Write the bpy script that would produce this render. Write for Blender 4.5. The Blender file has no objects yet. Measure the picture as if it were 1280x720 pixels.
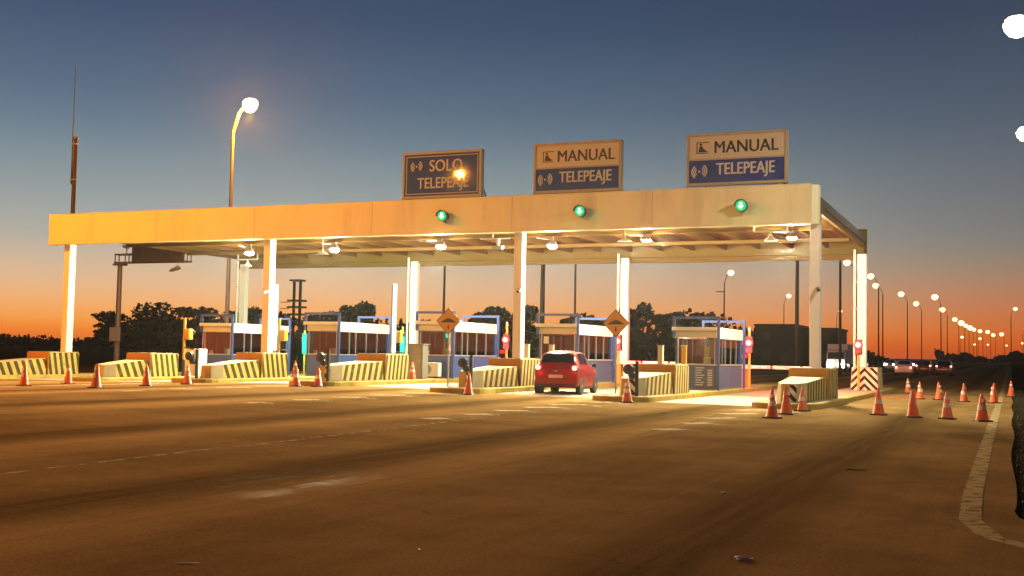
import bpy, bmesh, math, random
from mathutils import Vector, Matrix
random.seed(7)
S = bpy.context.scene
COL = S.collection
R = math.radians

# ------------------------------------------------------------------ camera
CAM_H = 1.45
yaw, pitch, roll = 0.4093, 0.0578, 0.0187
c_, s_ = math.cos(yaw), math.sin(yaw)
fwd = Vector((-s_*math.cos(pitch), c_*math.cos(pitch), math.sin(pitch)))
r0 = Vector((c_, s_, 0)); u0 = r0.cross(fwd)
rt = r0*math.cos(roll) + u0*math.sin(roll)
up = -r0*math.sin(roll) + u0*math.cos(roll)
cam = bpy.data.cameras.new('camera'); camo = bpy.data.objects.new('camera', cam); COL.objects.link(camo)
m = Matrix(((rt.x, up.x, -fwd.x, 0), (rt.y, up.y, -fwd.y, 0), (rt.z, up.z, -fwd.z, CAM_H), (0, 0, 0, 1)))
camo.matrix_world = m
cam.sensor_width = 36; cam.lens = 36*1440/1280; cam.clip_start = .05; cam.clip_end = 6000
S.camera = camo

# ------------------------------------------------------------------ sky (dusk, sun just set to the left)
SUN_AZ = R(-66)                                    # measured from +Y towards +X
W = bpy.data.worlds.new('World'); S.world = W; W.use_nodes = True
nt = W.node_tree; nt.nodes.clear(); N = nt.nodes.new; L = nt.links.new
def lin(c):
    return tuple(((v/255)/12.92 if v/255 <= .04045 else ((v/255+.055)/1.055)**2.4) for v in c) + (1,)
tc = N('ShaderNodeTexCoord'); sep = N('ShaderNodeSeparateXYZ'); L(tc.outputs['Generated'], sep.inputs[0])
asn = N('ShaderNodeMath'); asn.operation = 'ARCSINE'; L(sep.outputs[2], asn.inputs[0])
mr = N('ShaderNodeMapRange'); mr.inputs['From Min'].default_value = R(-2); mr.inputs['From Max'].default_value = R(30)
L(asn.outputs[0], mr.inputs['Value'])
def ramp(stops):
    n = N('ShaderNodeValToRGB'); cr = n.color_ramp; cr.interpolation = 'B_SPLINE'
    while len(cr.elements) < len(stops): cr.elements.new(.5)
    for e, (deg, col) in zip(cr.elements, stops):
        e.position = (deg+2)/32; e.color = lin(col)
    L(mr.outputs[0], n.inputs[0]); return n
near = ramp([(-2, (255, 92, 6)), (.5, (255, 120, 14)), (1.4, (255, 166, 66)), (3, (236, 190, 144)), (5.25, (174, 177, 169)), (9.2, (115, 138, 149)), (12, (88, 110, 134)), (16, (58, 80, 110)), (24, (38, 54, 84)), (30, (24, 36, 62))])
farr = ramp([(-2, (196, 58, 8)), (.5, (214, 78, 16)), (1.9, (208, 104, 42)), (4.1, (148, 124, 100)), (6, (118, 117, 114)), (10, (86, 94, 107)), (13, (70, 81, 98)), (16, (56, 68, 88)), (24, (40, 50, 72)), (30, (24, 32, 54))])
vm = N('ShaderNodeVectorMath'); vm.operation = 'MULTIPLY'; vm.inputs[1].default_value = (1, 1, 0); L(tc.outputs['Generated'], vm.inputs[0])
vn = N('ShaderNodeVectorMath'); vn.operation = 'NORMALIZE'; L(vm.outputs[0], vn.inputs[0])
vd = N('ShaderNodeVectorMath'); vd.operation = 'DOT_PRODUCT'; vd.inputs[1].default_value = (math.sin(SUN_AZ), math.cos(SUN_AZ), 0); L(vn.outputs[0], vd.inputs[0])
ma = N('ShaderNodeMapRange'); ma.interpolation_type = 'SMOOTHSTEP'; ma.inputs['From Min'].default_value = .25; ma.inputs['From Max'].default_value = .93
L(vd.outputs['Value'], ma.inputs['Value'])
mx = N('ShaderNodeMix'); mx.data_type = 'RGBA'; L(ma.outputs[0], mx.inputs['Factor']); L(farr.outputs[0], mx.inputs['A']); L(near.outputs[0], mx.inputs['B'])
anti = ramp([(-2, (34, 34, 44)), (.5, (44, 44, 56)), (1.9, (58, 56, 66)), (4.1, (66, 66, 78)), (6, (66, 70, 84)), (10, (58, 66, 84)), (13, (50, 60, 80)), (16, (44, 54, 76)), (24, (32, 42, 64)), (30, (24, 32, 54))])
mb_ = N('ShaderNodeMapRange'); mb_.interpolation_type = 'SMOOTHSTEP'; mb_.inputs['From Min'].default_value = -.75; mb_.inputs['From Max'].default_value = .22
L(vd.outputs['Value'], mb_.inputs['Value'])
mx2 = N('ShaderNodeMix'); mx2.data_type = 'RGBA'; L(mb_.outputs[0], mx2.inputs['Factor']); L(anti.outputs[0], mx2.inputs['A']); L(mx.outputs['Result'], mx2.inputs['B'])
bg = N('ShaderNodeBackground'); bg.inputs['Strength'].default_value = 1.0; L(mx2.outputs['Result'], bg.inputs['Color'])
wo = N('ShaderNodeOutputWorld'); L(bg.outputs[0], wo.inputs[0])

# last glow of the sun that has just gone under
sl = bpy.data.lights.new('sun', 'SUN'); sl.energy = .03; sl.angle = R(10); sl.color = (1, .5, .25)
so = bpy.data.objects.new('sun', sl); COL.objects.link(so)
so.rotation_euler = Vector((-math.sin(SUN_AZ), -math.cos(SUN_AZ), -math.tan(R(2)))).to_track_quat('-Z', 'Y').to_euler()

S.view_settings.view_transform = 'Standard'; S.view_settings.look = 'None'
S.view_settings.exposure = 0; S.view_settings.gamma = 1; S.view_settings.use_curve_mapping = False
S.cycles.use_denoising = True
try: S.cycles.denoiser = 'OPENIMAGEDENOISE'
except Exception: pass
S.cycles.use_light_tree = True
S.cycles.sample_clamp_indirect = 4
S.cycles.max_bounces = 6; S.cycles.transparent_max_bounces = 12
S.cycles.use_adaptive_sampling = True; S.cycles.adaptive_threshold = .015

# ------------------------------------------------------------------ materials
def newmat(name):
    m = bpy.data.materials.new(name); m.use_nodes = True
    return m, m.node_tree, m.node_tree.nodes['Principled BSDF']
def M(name, col, rough=.6, metal=0, var=.15, scale=6, bump=0, spec=.5, emit=None, es=0, dirt=0):
    m, t, b = newmat(name); n = t.nodes.new; l = t.links.new
    b.inputs['Roughness'].default_value = rough; b.inputs['Metallic'].default_value = metal
    b.inputs['Specular IOR Level'].default_value = spec
    co = n('ShaderNodeTexCoord'); nz = n('ShaderNodeTexNoise'); nz.inputs['Scale'].default_value = scale; nz.inputs['Detail'].default_value = 6
    oi = n('ShaderNodeObjectInfo'); sc0 = n('ShaderNodeVectorMath'); sc0.operation = 'SCALE'; sc0.inputs[0].default_value = (37, 53, 29); l(oi.outputs['Random'], sc0.inputs['Scale'])
    va = n('ShaderNodeVectorMath'); va.operation = 'ADD'; l(co.outputs['Object'], va.inputs[0]); l(sc0.outputs[0], va.inputs[1])
    l(va.outputs[0], nz.inputs['Vector'])
    mixn = n('ShaderNodeMix'); mixn.data_type = 'RGBA'
    mixn.inputs['A'].default_value = tuple(v*(1-var) for v in col) + (1,)
    mixn.inputs['B'].default_value = tuple(min(1, v*(1+var)) for v in col) + (1,)
    l(nz.outputs['Fac'], mixn.inputs['Factor'])
    out = mixn.outputs['Result']
    if dirt:
        n2 = n('ShaderNodeTexNoise'); n2.inputs['Scale'].default_value = scale*.6; n2.inputs['Detail'].default_value = 8; n2.inputs['Roughness'].default_value = .7
        mp = n('ShaderNodeMapping'); mp.inputs['Scale'].default_value = (1, 1, .16); mp.inputs['Location'].default_value = (3, 7, 1)
        l(va.outputs[0], mp.inputs[0]); l(mp.outputs[0], n2.inputs['Vector'])
        rp = n('ShaderNodeValToRGB'); rp.color_ramp.elements[0].position = .48; rp.color_ramp.elements[1].position = .75
        l(n2.outputs['Fac'], rp.inputs[0])
        sc = n('ShaderNodeMath'); sc.operation = 'MULTIPLY'; sc.inputs[1].default_value = dirt; l(rp.outputs[0], sc.inputs[0])
        m2 = n('ShaderNodeMix'); m2.data_type = 'RGBA'; m2.inputs['B'].default_value = (.06, .045, .03, 1)
        l(sc.outputs[0], m2.inputs['Factor']); l(out, m2.inputs['A']); out = m2.outputs['Result']
    l(out, b.inputs['Base Color'])
    dr = min(.1, rough*.3)
    rr = n('ShaderNodeMapRange'); rr.inputs['To Min'].default_value = max(0, rough-dr); rr.inputs['To Max'].default_value = min(1, rough+dr)
    l(nz.outputs['Fac'], rr.inputs['Value']); l(rr.outputs[0], b.inputs['Roughness'])
    if bump:
        nb = n('ShaderNodeTexNoise'); nb.inputs['Scale'].default_value = scale*8; nb.inputs['Detail'].default_value = 4
        l(co.outputs['Object'], nb.inputs['Vector'])
        bp = n('ShaderNodeBump'); bp.inputs['Strength'].default_value = bump; bp.inputs['Distance'].default_value = .02
        l(nb.outputs['Fac'], bp.inputs['Height']); l(bp.outputs[0], b.inputs['Normal'])
    if emit:
        b.inputs['Emission Color'].default_value = emit + (1,); b.inputs['Emission Strength'].default_value = es
    return m
def stripes(name, a, bcol, period, slant, duty=.5, axis='Y', wear=.75, rough=.7):
    """painted bands: position along axis + slant * height"""
    m, t, b = newmat(name); n = t.nodes.new; l = t.links.new
    co = n('ShaderNodeTexCoord'); sp = n('ShaderNodeSeparateXYZ'); l(co.outputs['Object'], sp.inputs[0])
    def mth(op, x, y=None):
        k = n('ShaderNodeMath'); k.operation = op
        for i, v in enumerate((x, y)):
            if v is None: continue
            if isinstance(v, (int, float)): k.inputs[i].default_value = v
            else: l(v, k.inputs[i])
        return k.outputs[0]
    base = sp.outputs['XYZ'.index(axis)]
    if slant == 'V':
        zz = mth('ABSOLUTE', base); pos = mth('ADD', zz, sp.outputs[2])
    else:
        pos = mth('ADD', base, mth('MULTIPLY', sp.outputs[2], slant))
    nz = n('ShaderNodeTexNoise'); nz.inputs['Scale'].default_value = 4.5; nz.inputs['Detail'].default_value = 10; nz.inputs['Roughness'].default_value = .68
    oi = n('ShaderNodeObjectInfo'); sc0 = n('ShaderNodeVectorMath'); sc0.operation = 'SCALE'; sc0.inputs[0].default_value = (37, 53, 29); l(oi.outputs['Random'], sc0.inputs['Scale'])
    va = n('ShaderNodeVectorMath'); va.operation = 'ADD'; l(co.outputs['Object'], va.inputs[0]); l(sc0.outputs[0], va.inputs[1]); l(va.outputs[0], nz.inputs['Vector'])
    pos = mth('ADD', pos, mth('MULTIPLY', nz.outputs['Fac'], .02))
    fr = mth('FRACT', mth('DIVIDE', pos, period))
    fac = mth('GREATER_THAN', fr, duty)
    mix1 = n('ShaderNodeMix'); mix1.data_type = 'RGBA'; mix1.inputs['A'].default_value = a+(1,); mix1.inputs['B'].default_value = bcol+(1,); l(fac, mix1.inputs['Factor'])
    rp = n('ShaderNodeValToRGB'); rp.color_ramp.elements[0].position = .5; rp.color_ramp.elements[1].position = .72; l(nz.outputs['Fac'], rp.inputs[0])
    mix2 = n('ShaderNodeMix'); mix2.data_type = 'RGBA'; mix2.inputs['B'].default_value = (.16, .13, .09, 1); l(mix1.outputs['Result'], mix2.inputs['A'])
    l(mth('MULTIPLY', rp.outputs[0], wear), mix2.inputs['Factor']); l(mix2.outputs['Result'], b.inputs['Base Color'])
    b.inputs['Roughness'].default_value = .9; b.inputs['Specular IOR Level'].default_value = .1
    return m
def GLASS(name, tint=(.75, .8, .8), alpha=.32, rough=.03):
    m, t, b = newmat(name); n = t.nodes.new; l = t.links.new
    tr = n('ShaderNodeBsdfTransparent'); tr.inputs[0].default_value = tint+(1,)
    gl = n('ShaderNodeBsdfGlossy'); gl.inputs['Roughness'].default_value = rough; gl.inputs['Color'].default_value = (.95, .95, .95, 1)
    fz = n('ShaderNodeFresnel'); fz.inputs['IOR'].default_value = 1.6
    ad = n('ShaderNodeMath'); ad.operation = 'MULTIPLY_ADD'; ad.inputs[1].default_value = 1.0; ad.inputs[2].default_value = alpha*.2; l(fz.outputs[0], ad.inputs[0])
    mxs = n('ShaderNodeMixShader'); l(ad.outputs[0], mxs.inputs[0]); l(tr.outputs[0], mxs.inputs[1]); l(gl.outputs[0], mxs.inputs[2])
    l(mxs.outputs[0], t.nodes['Material Output'].inputs[0])
    return m
def EM(name, col, strength):
    return M(name, tuple(.06*c for c in col), .4, emit=col, es=strength, var=.02, spec=.1)

SODIUM = (1, .33, .018); WARM = (1, .90, .66); LED = (1, .88, .56)
mat = dict(
    cream=M('fascia_cream_paint', (.76, .70, .43), .45, var=.05, scale=1.2, dirt=.3),
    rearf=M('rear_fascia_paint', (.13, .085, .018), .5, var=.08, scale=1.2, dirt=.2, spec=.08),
    white=M('white_paint', (.78, .78, .74), .5, var=.05, scale=2, dirt=.15),
    colw=M('column_paint', (.76, .75, .70), .5, var=.06, scale=1.5, dirt=.2),
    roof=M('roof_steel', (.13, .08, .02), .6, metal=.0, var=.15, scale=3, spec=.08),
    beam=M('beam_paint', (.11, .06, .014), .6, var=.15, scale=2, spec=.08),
    steel=M('galvanised_steel', (.42, .42, .42), .45, .6, var=.2, scale=10),
    pole=M('pole_steel', (.15, .145, .135), .55, .3, var=.2, scale=5),
    dark=M('dark_plastic', (.02, .02, .022), .5, var=.3),
    black=M('black_paint', (.012, .012, .012), .5, var=.3),
    blue=M('booth_blue_paint', (.045, .085, .30), .6, var=.12, scale=2, dirt=.2),
    bluef=M('frame_blue_paint', (.05, .085, .26), .4, var=.12, scale=4),
    slate=M('slate_panel', (.07, .09, .18), .6, var=.1, scale=2),
    beige=M('beige_panel', (.55, .50, .36), .6, var=.08),
    inner=M('booth_inside', (.14, .09, .06), .7, var=.15),
    alu=M('window_aluminium', (.62, .62, .60), .35, .3, var=.08),
    mull=M('mullion_grey', (.22, .23, .26), .5, var=.1),
    glass=GLASS('window_glass'), carglass=GLASS('car_glass', (.10, .10, .10), .5),
    orange=M('orange_paint', (.42, .205, .018), .6, var=.12, scale=3, dirt=.3),
    yellow=M('yellow_paint', (.50, .31, .03), .55, var=.12, scale=3, dirt=.3),
    kerb=M('kerb_yellow', (.40, .29, .06), .8, var=.25, scale=3, bump=.3, dirt=.55, spec=.1),
    slab=M('island_concrete', (.34, .29, .20), .9, var=.2, scale=2, bump=.3, dirt=.3, spec=.1),
    conc=M('barrier_concrete', (.42, .35, .20), .8, var=.2, scale=4, bump=.25, dirt=.35, spec=.1),
    cone=M('cone_orange', (.62, .10, .014), .5, var=.15, scale=12, dirt=.25),
    cone_old=M('cone_faded', (.55, .15, .045), .6, var=.2, scale=12, dirt=.35),
    band=M('reflective_band', (.72, .70, .66), .35, var=.15, scale=20, dirt=.3),
    rubber=M('rubber', (.018, .018, .018), .75, var=.3),
    red=M('car_red', (.22, .005, .005), .25, .1, var=.04, spec=.4),
    wcar=M('car_white', (.70, .68, .62), .3, var=.04), dcar=M('car_dark', (.05, .03, .03), .3, .3, var=.05),
    silver=M('car_silver', (.45, .45, .45), .3, .4, var=.05),
    rim=M('wheel_rim', (.55, .53, .50), .35, .7, var=.1),
    plate=M('number_plate', (.62, .56, .46), .5, var=.06),
    signblue=M('sign_blue', (.028, .045, .24), .025, var=.12, scale=2, spec=.6), signwhite=M('sign_cream', (.50, .46, .38), .4, var=.06, scale=2),
    signframe=M('sign_frame', (.36, .31, .24), .5, var=.15, scale=5, dirt=.25),
    lettw=M('letter_white', (.48, .46, .42), .5, var=.04), lettk=M('letter_black', (.02, .02, .02), .5, var=.1),
    diamond=M('warning_yellow', (.55, .27, .025), .5, var=.08),
    bark=M('bark', (.05, .035, .025), .9, var=.3), leaf=M('leaves', (.016, .02, .007), .9, var=.5, scale=.8), leaf2=M('leaves_dark', (.012, .016, .006), .9, var=.5, scale=.8),
    bldg=M('far_building', (.02, .015, .012), .8, var=.2, scale=.5), grass=M('grass_blade', (.035, .032, .012), .8, var=.5, scale=3),
    paper=M('paper', (.7, .68, .62), .8, var=.1), steeld=M('rusty_steel', (.06, .045, .038), .7, .3, var=.3),
    grey=M('grey_cabinet', (.24, .24, .21), .55, var=.12, dirt=.2),
    em_sod=EM('lamp_sodium', (1, .62, .22), 45), em_warm=EM('lamp_warm', (1, .86, .5), 55), em_led=EM('lamp_led', (1, .97, .85), 40),
    em_red=EM('signal_red', (1, .018, .015), 1.1), em_redm=EM('signal_red_bright', (1, .10, .08), 3), em_redw=EM('signal_red_core', (1, .45, .4), 6), em_green=EM('signal_green', (.01, .75, .2), .9), em_greenw=EM('signal_green_core', (.55, 1, .85), 5),
    em_tail=EM('tail_lamp', (1, .02, .01), 2.2), em_tailw=EM('brake_core', (1, .5, .4), 5), em_head=EM('headlamp', (1, .95, .85), 90),
    em_tube=EM('tube_light', (.85, 1, .93), 1.6), em_teal=EM('teal_lamp', (.05, .8, .6), 1.0), em_amber=EM('far_lamp', (1, .55, .22), 5),
    em_pink=EM('pink_lamp', (1, .15, .2), 1.0), em_room=EM('booth_ceiling_lamp', (1, .85, .6), 6),
)
mat['strL'] = stripes('barrier_bands_left', (.46, .34, .085), (.055, .045, .012), .40, .38)
mat['strR'] = stripes('barrier_bands_right', (.46, .34, .11), (.07, .05, .015), .40, -.38)
mat['strN'] = stripes('barrier_bands_narrow', (.46, .34, .11), (.07, .05, .015), .30, -.2)
mat['strNL'] = stripes('barrier_bands_narrow_left', (.46, .34, .085), (.055, .045, .012), .34, .18)
mat['chev'] = stripes('chevron_bands', (.72, .62, .42), (.02, .018, .015), .34, 'V', axis='X')
mat['boom'] = stripes('boom_bands', (.80, .78, .72), (.45, .05, .03), 1.3, 0, .92, axis='X')

# road surface: grain, lane-long wear, oil line in each lane
def asphalt():
    m, t, b = newmat('asphalt'); n = t.nodes.new; l = t.links.new
    co = n('ShaderNodeTexCoord')
    def noise(sc, det, scale=(1, 1, 1), rough=.6, loc=(0, 0, 0)):
        mp = n('ShaderNodeMapping'); mp.inputs['Scale'].default_value = scale; mp.inputs['Location'].default_value = loc
        l(co.outputs['Object'], mp.inputs[0])
        z = n('ShaderNodeTexNoise'); z.inputs['Scale'].default_value = sc; z.inputs['Detail'].default_value = det; z.inputs['Roughness'].default_value = rough
        l(mp.outputs[0], z.inputs['Vector']); return z.outputs['Fac']
    def mth(op, x, y=None, z=None):
        k = n('ShaderNodeMath'); k.operation = op
        for i, v in enumerate((x, y, z)):
            if v is None: continue
            if isinstance(v, (int, float)): k.inputs[i].default_value = v
            else: l(v, k.inputs[i])
        return k.outputs[0]
    def rng(v, a, b_, c, d, smooth=False):
        k = n('ShaderNodeMapRange'); k.inputs['From Min'].default_value = a; k.inputs['From Max'].default_value = b_
        k.inputs['To Min'].default_value = c; k.inputs['To Max'].default_value = d
        if smooth: k.interpolation_type = 'SMOOTHSTEP'
        l(v, k.inputs['Value']); return k.outputs[0]
    grain = noise(38, 5); patch = noise(.35, 6, rough=.65); streak = noise(1.6, 6, (1, .03, 1), .7); streak2 = noise(5, 4, (1, .05, 1), .6, (5, 3, 0)); mid = noise(3, 6, (1, .6, 1))
    sp = n('ShaderNodeSeparateXYZ'); l(co.outputs['Object'], sp.inputs[0])
    wob = mth('MULTIPLY', mth('SUBTRACT', noise(.12, 2), .5), 1.0)
    u = mth('FRACT', mth('DIVIDE', mth('ADD', mth('ADD', sp.outputs[0], 11.4+57.5), wob), 5.75))
    oil = mth('MULTIPLY', rng(mth('ABSOLUTE', mth('SUBTRACT', u, .57)), .02, .16, 1, 0, True), mth('MULTIPLY', rng(patch, .3, .6, .45, 1), rng(streak2, .35, .6, .55, 1)))
    pale = mth('MULTIPLY', rng(mth('ABSOLUTE', mth('SUBTRACT', u, .82)), .03, .17, 1, 0, True), rng(streak, .3, .6, .3, 1))
    pale = mth('MULTIPLY', pale, rng(sp.outputs[0], -5.2, -3.6, 1, 0, True))
    v = mth('ADD', mth('ADD', mth('MULTIPLY', rng(grain, .3, .7, 0, 1), .03), mth('MULTIPLY', rng(patch, .3, .7, 0, 1), .034)), mth('ADD', mth('MULTIPLY', streak, .030), mth('MULTIPLY', mth('ADD', mid, streak2), .012)))
    v = mth('ADD', mth('MULTIPLY', v, mth('SUBTRACT', 1, mth('MULTIPLY', oil, .6))), mth('MULTIPLY', pale, .030))
    # tar-filled cracks
    vo = n('ShaderNodeTexVoronoi'); vo.feature = 'DISTANCE_TO_EDGE'; vo.inputs['Scale'].default_value = .16
    ad = n('ShaderNodeVectorMath'); ad.operation = 'ADD'
    nzc = n('ShaderNodeTexNoise'); nzc.inputs['Scale'].default_value = .9; nzc.inputs['Detail'].default_value = 5; l(co.outputs['Object'], nzc.inputs['Vector'])
    l(co.outputs['Object'], ad.inputs[0]); l(nzc.outputs['Color'], ad.inputs[1]); l(ad.outputs[0], vo.inputs['Vector'])
    crack = rng(vo.outputs['Distance'], .0005, .0035, .86, 1)
    v = mth('MULTIPLY', v, crack)
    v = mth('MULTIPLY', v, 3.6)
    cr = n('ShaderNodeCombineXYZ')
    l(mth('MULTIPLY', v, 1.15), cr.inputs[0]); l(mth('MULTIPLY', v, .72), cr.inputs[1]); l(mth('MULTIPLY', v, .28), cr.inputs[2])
    l(cr.outputs[0], b.inputs['Base Color'])
    ro = mth('SUBTRACT', rng(streak, .25, .7, .86, .62), mth('MULTIPLY', pale, .25))
    ro = mth('ADD', ro, mth('MULTIPLY', mth('SUBTRACT', mid, .5), .12))
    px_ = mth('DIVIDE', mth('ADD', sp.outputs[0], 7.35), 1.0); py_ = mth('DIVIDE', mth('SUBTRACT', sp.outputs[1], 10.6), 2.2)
    shine = mth('MULTIPLY', rng(mth('ADD', mth('POWER', px_, 2), mth('POWER', py_, 2)), .0, 1.0, 1, 0, True), mth('MULTIPLY', rng(streak2, .42, .62, 0, 1), rng(mid, .40, .6, 0, 1)))  # local gloss patch masked in to make a lamp glint
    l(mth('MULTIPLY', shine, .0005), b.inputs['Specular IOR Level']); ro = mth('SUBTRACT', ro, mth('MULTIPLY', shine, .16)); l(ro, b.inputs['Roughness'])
    bp = n('ShaderNodeBump'); bp.inputs['Strength'].default_value = .35; bp.inputs['Distance'].default_value = .012
    l(mth('ADD', grain, mth('MULTIPLY', mid, 1.5)), bp.inputs['Height']); l(bp.outputs[0], b.inputs['Normal'])
    return m
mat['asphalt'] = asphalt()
def worn(name, col, keep=.5):
    m, t, b = newmat(name); n = t.nodes.new; l = t.links.new
    co = n('ShaderNodeTexCoord'); z = n('ShaderNodeTexNoise'); z.inputs['Scale'].default_value = 5; z.inputs['Detail'].default_value = 9; z.inputs['Roughness'].default_value = .75
    l(co.outputs['Object'], z.inputs['Vector'])
    rp = n('ShaderNodeValToRGB'); rp.color_ramp.elements[0].position = keep-.08; rp.color_ramp.elements[1].position = keep+.1; l(z.outputs['Fac'], rp.inputs[0])
    df = n('ShaderNodeBsdfTransparent'); mxs = n('ShaderNodeMixShader')
    l(rp.outputs[0], mxs.inputs[0]); l(b.outputs[0], mxs.inputs[1]); l(df.outputs[0], mxs.inputs[2])
    b.inputs['Base Color'].default_value = col+(1,); b.inputs['Roughness'].default_value = .9; b.inputs['Specular IOR Level'].default_value = 0
    l(mxs.outputs[0], t.nodes['Material Output'].inputs[0]); return m
mat['line'] = worn('worn_line_paint', (.46, .38, .22), .49)
mat['faint'] = worn('faded_line_paint', (.36, .29, .15), .42)
mat['fresh'] = worn('kept_line_paint', (.70, .60, .40), .56)
mat['edge'] = worn('edge_line_paint', (.42, .33, .16), .56)
mat['pad'] = M('lane_concrete', (.30, .27, .20), .9, var=.35, scale=.9, bump=.2, dirt=.5)
mat['verge'] = M('verge_soil', (.035, .026, .012), .95, var=.5, scale=1.5, bump=.6, spec=0)

# ------------------------------------------------------------------ mesh helpers
class MB:
    def __init__(s): s.v = []; s.f = []; s.sm = False
    def add(s, vs, fs):
        o = len(s.v); s.v += [tuple(p) for p in vs]; s.f += [tuple(i+o for i in q) for q in fs]; return s
    def box(s, x0, x1, y0, y1, z0, z1):
        return s.add([(x0, y0, z0), (x1, y0, z0), (x1, y1, z0), (x0, y1, z0), (x0, y0, z1), (x1, y0, z1), (x1, y1, z1), (x0, y1, z1)],
                     [(0, 3, 2, 1), (4, 5, 6, 7), (0, 1, 5, 4), (1, 2, 6, 5), (2, 3, 7, 6), (3, 0, 4, 7)])
    def hexa(s, p):      # 8 points: bottom loop, top loop
        return s.add(p, [(0, 3, 2, 1), (4, 5, 6, 7), (0, 1, 5, 4), (1, 2, 6, 5), (2, 3, 7, 6), (3, 0, 4, 7)])
    def prism(s, poly, axis, a, b):    # polygon in the two other axes, extruded along axis
        n = len(poly); vs = []
        for t in (a, b):
            for (p, q) in poly:
                vs.append({'X': (t, p, q), 'Y': (p, t, q), 'Z': (p, q, t)}[axis])
        fs = [tuple(range(n))[::-1], tuple(range(n, 2*n))] + [(i, (i+1) % n, n+(i+1) % n, n+i) for i in range(n)]
        return s.add(vs, fs)
    def tube(s, a, b, r0, r1=None, n=10, cap=True):
        a = Vector(a); b = Vector(b); r1 = r0 if r1 is None else r1
        d = (b-a).normalized(); x = d.orthogonal().normalized(); y = d.cross(x)
        vs = [];
        for c, r in ((a, r0), (b, r1)):
            for i in range(n):
                t = 2*math.pi*i/n; vs.append(c + x*math.cos(t)*r + y*math.sin(t)*r)
        fs = [(i, (i+1) % n, n+(i+1) % n, n+i) for i in range(n)]
        if cap: fs += [tuple(range(n))[::-1], tuple(range(n, 2*n))]
        return s.add(vs, fs)
    def path(s, pts, r, n=8):
        for a, b in zip(pts, pts[1:]): s.tube(a, b, r, r, n)
        return s
    def lathe(s, prof, c=(0, 0, 0), n=16, axis='Z'):     # prof: (radius, along)
        vs = []
        for (r, h) in prof:
            for i in range(n):
                t = 2*math.pi*i/n; p = (r*math.cos(t), r*math.sin(t), h)
                if axis == 'Y': p = (p[0], p[2], p[1])
                if axis == 'X': p = (p[2], p[0], p[1])
                vs.append((p[0]+c[0], p[1]+c[1], p[2]+c[2]))
        fs = []
        for k in range(len(prof)-1):
            for i in range(n): fs.append((k*n+i, k*n+(i+1) % n, (k+1)*n+(i+1) % n, (k+1)*n+i))
        fs += [tuple(range(n))[::-1], tuple(range((len(prof)-1)*n, len(prof)*n))]
        return s.add(vs, fs)
    def build(s, name, material, parent=None, smooth=False, world=True, bevel=0):
        off = parent.location if (parent is not None and world) else Vector((0, 0, 0))
        if parent is not None and world and parent.parent is not None: off = off + parent.parent.location
        me = bpy.data.meshes.new(name)
        me.from_pydata([(p[0]-off[0], p[1]-off[1], p[2]-off[2]) for p in s.v], [], s.f)
        bm = bmesh.new(); bm.from_mesh(me); bmesh.ops.recalc_face_normals(bm, faces=bm.faces[:]); bm.to_mesh(me); bm.free()
        if smooth:
            for p in me.polygons: p.use_smooth = True
            try: me.set_sharp_from_angle(angle=R(40))
            except Exception: pass
        me.materials.append(mat[material] if isinstance(material, str) else material)
        o = bpy.data.objects.new(name, me); COL.objects.link(o)
        if parent is not None: o.parent = parent
        if bevel:
            b = o.modifiers.new('bevel', 'BEVEL'); b.width = bevel; b.segments = 2; b.limit_method = 'ANGLE'
        return o
def tag(o, label, cat, group=None):
    o['label'] = label; o['category'] = cat
    if group: o['group'] = group
    return o
def thing(name, label, cat, loc=(0, 0, 0), rz=0, group=None):
    o = bpy.data.objects.new(name, None); COL.objects.link(o); o.location = loc; o.rotation_euler = (0, 0, rz)
    o.empty_display_size = .2
    return tag(o, label, cat, group)
def struct(o, kind='structure'):
    o['kind'] = kind; return o
def dup(root, loc, rz=None, label=None, group=None, scale=None):
    r = root.copy(); COL.objects.link(r); r.location = loc
    if rz is not None: r.rotation_euler = (0, 0, rz)
    if scale: r.scale = scale
    if label: r['label'] = label
    if group: r['group'] = group
    for ch in root.children:
        c = ch.copy(); COL.objects.link(c); c.parent = r
        for gch in ch.children:
            d = gch.copy(); COL.objects.link(d); d.parent = c
    return r
def light(kind, loc, energy, color, parent=None, size=.15, spot=None, aim=None, name='lamp_light', blend=.5):
    l = bpy.data.lights.new(name, kind); l.energy = energy; l.color = color; l.shadow_soft_size = size
    if kind == 'SPOT': l.spot_size = R(spot); l.spot_blend = blend
    o = bpy.data.objects.new(name, l); COL.objects.link(o)
    off = parent.location if parent else Vector((0, 0, 0))
    o.location = Vector(loc)-off
    if aim is not None: o.rotation_euler = (Vector(aim)-Vector(loc)).to_track_quat('-Z', 'Y').to_euler()
    if parent: o.parent = parent
    return o
def text_mb(txt, size, cx, cz, y, sx=1.0, bold=.0):
    cu = bpy.data.curves.new('t', 'FONT'); cu.body = txt; cu.size = size; cu.align_x = 'LEFT'; cu.extrude = 0; cu.space_character = 1.02
    o = bpy.data.objects.new('t', cu); COL.objects.link(o)
    bpy.context.view_layer.update()
    me = bpy.data.meshes.new_from_object(o.evaluated_get(bpy.context.evaluated_depsgraph_get()))
    mb = MB(); xs = [v.co.x for v in me.vertices]; ys = [v.co.y for v in me.vertices]
    mxx, mnx = max(xs), min(xs); my = (max(ys)+min(ys))/2; mid = (mxx+mnx)/2
    mb.add([((v.co.x-mid)*sx+cx, y, v.co.y-my+cz) for v in me.vertices], [tuple(p.vertices) for p in me.polygons])
    bpy.data.objects.remove(o); bpy.data.curves.remove(cu); bpy.data.meshes.remove(me)
    base_v, base_f = list(mb.v), list(mb.f)
    for k, d in enumerate((-bold, bold)):
        if bold: mb.add([(p[0]+d, p[1]-.0004*(k+1), p[2]+d*.3) for p in base_v], base_f)
    return mb

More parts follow.
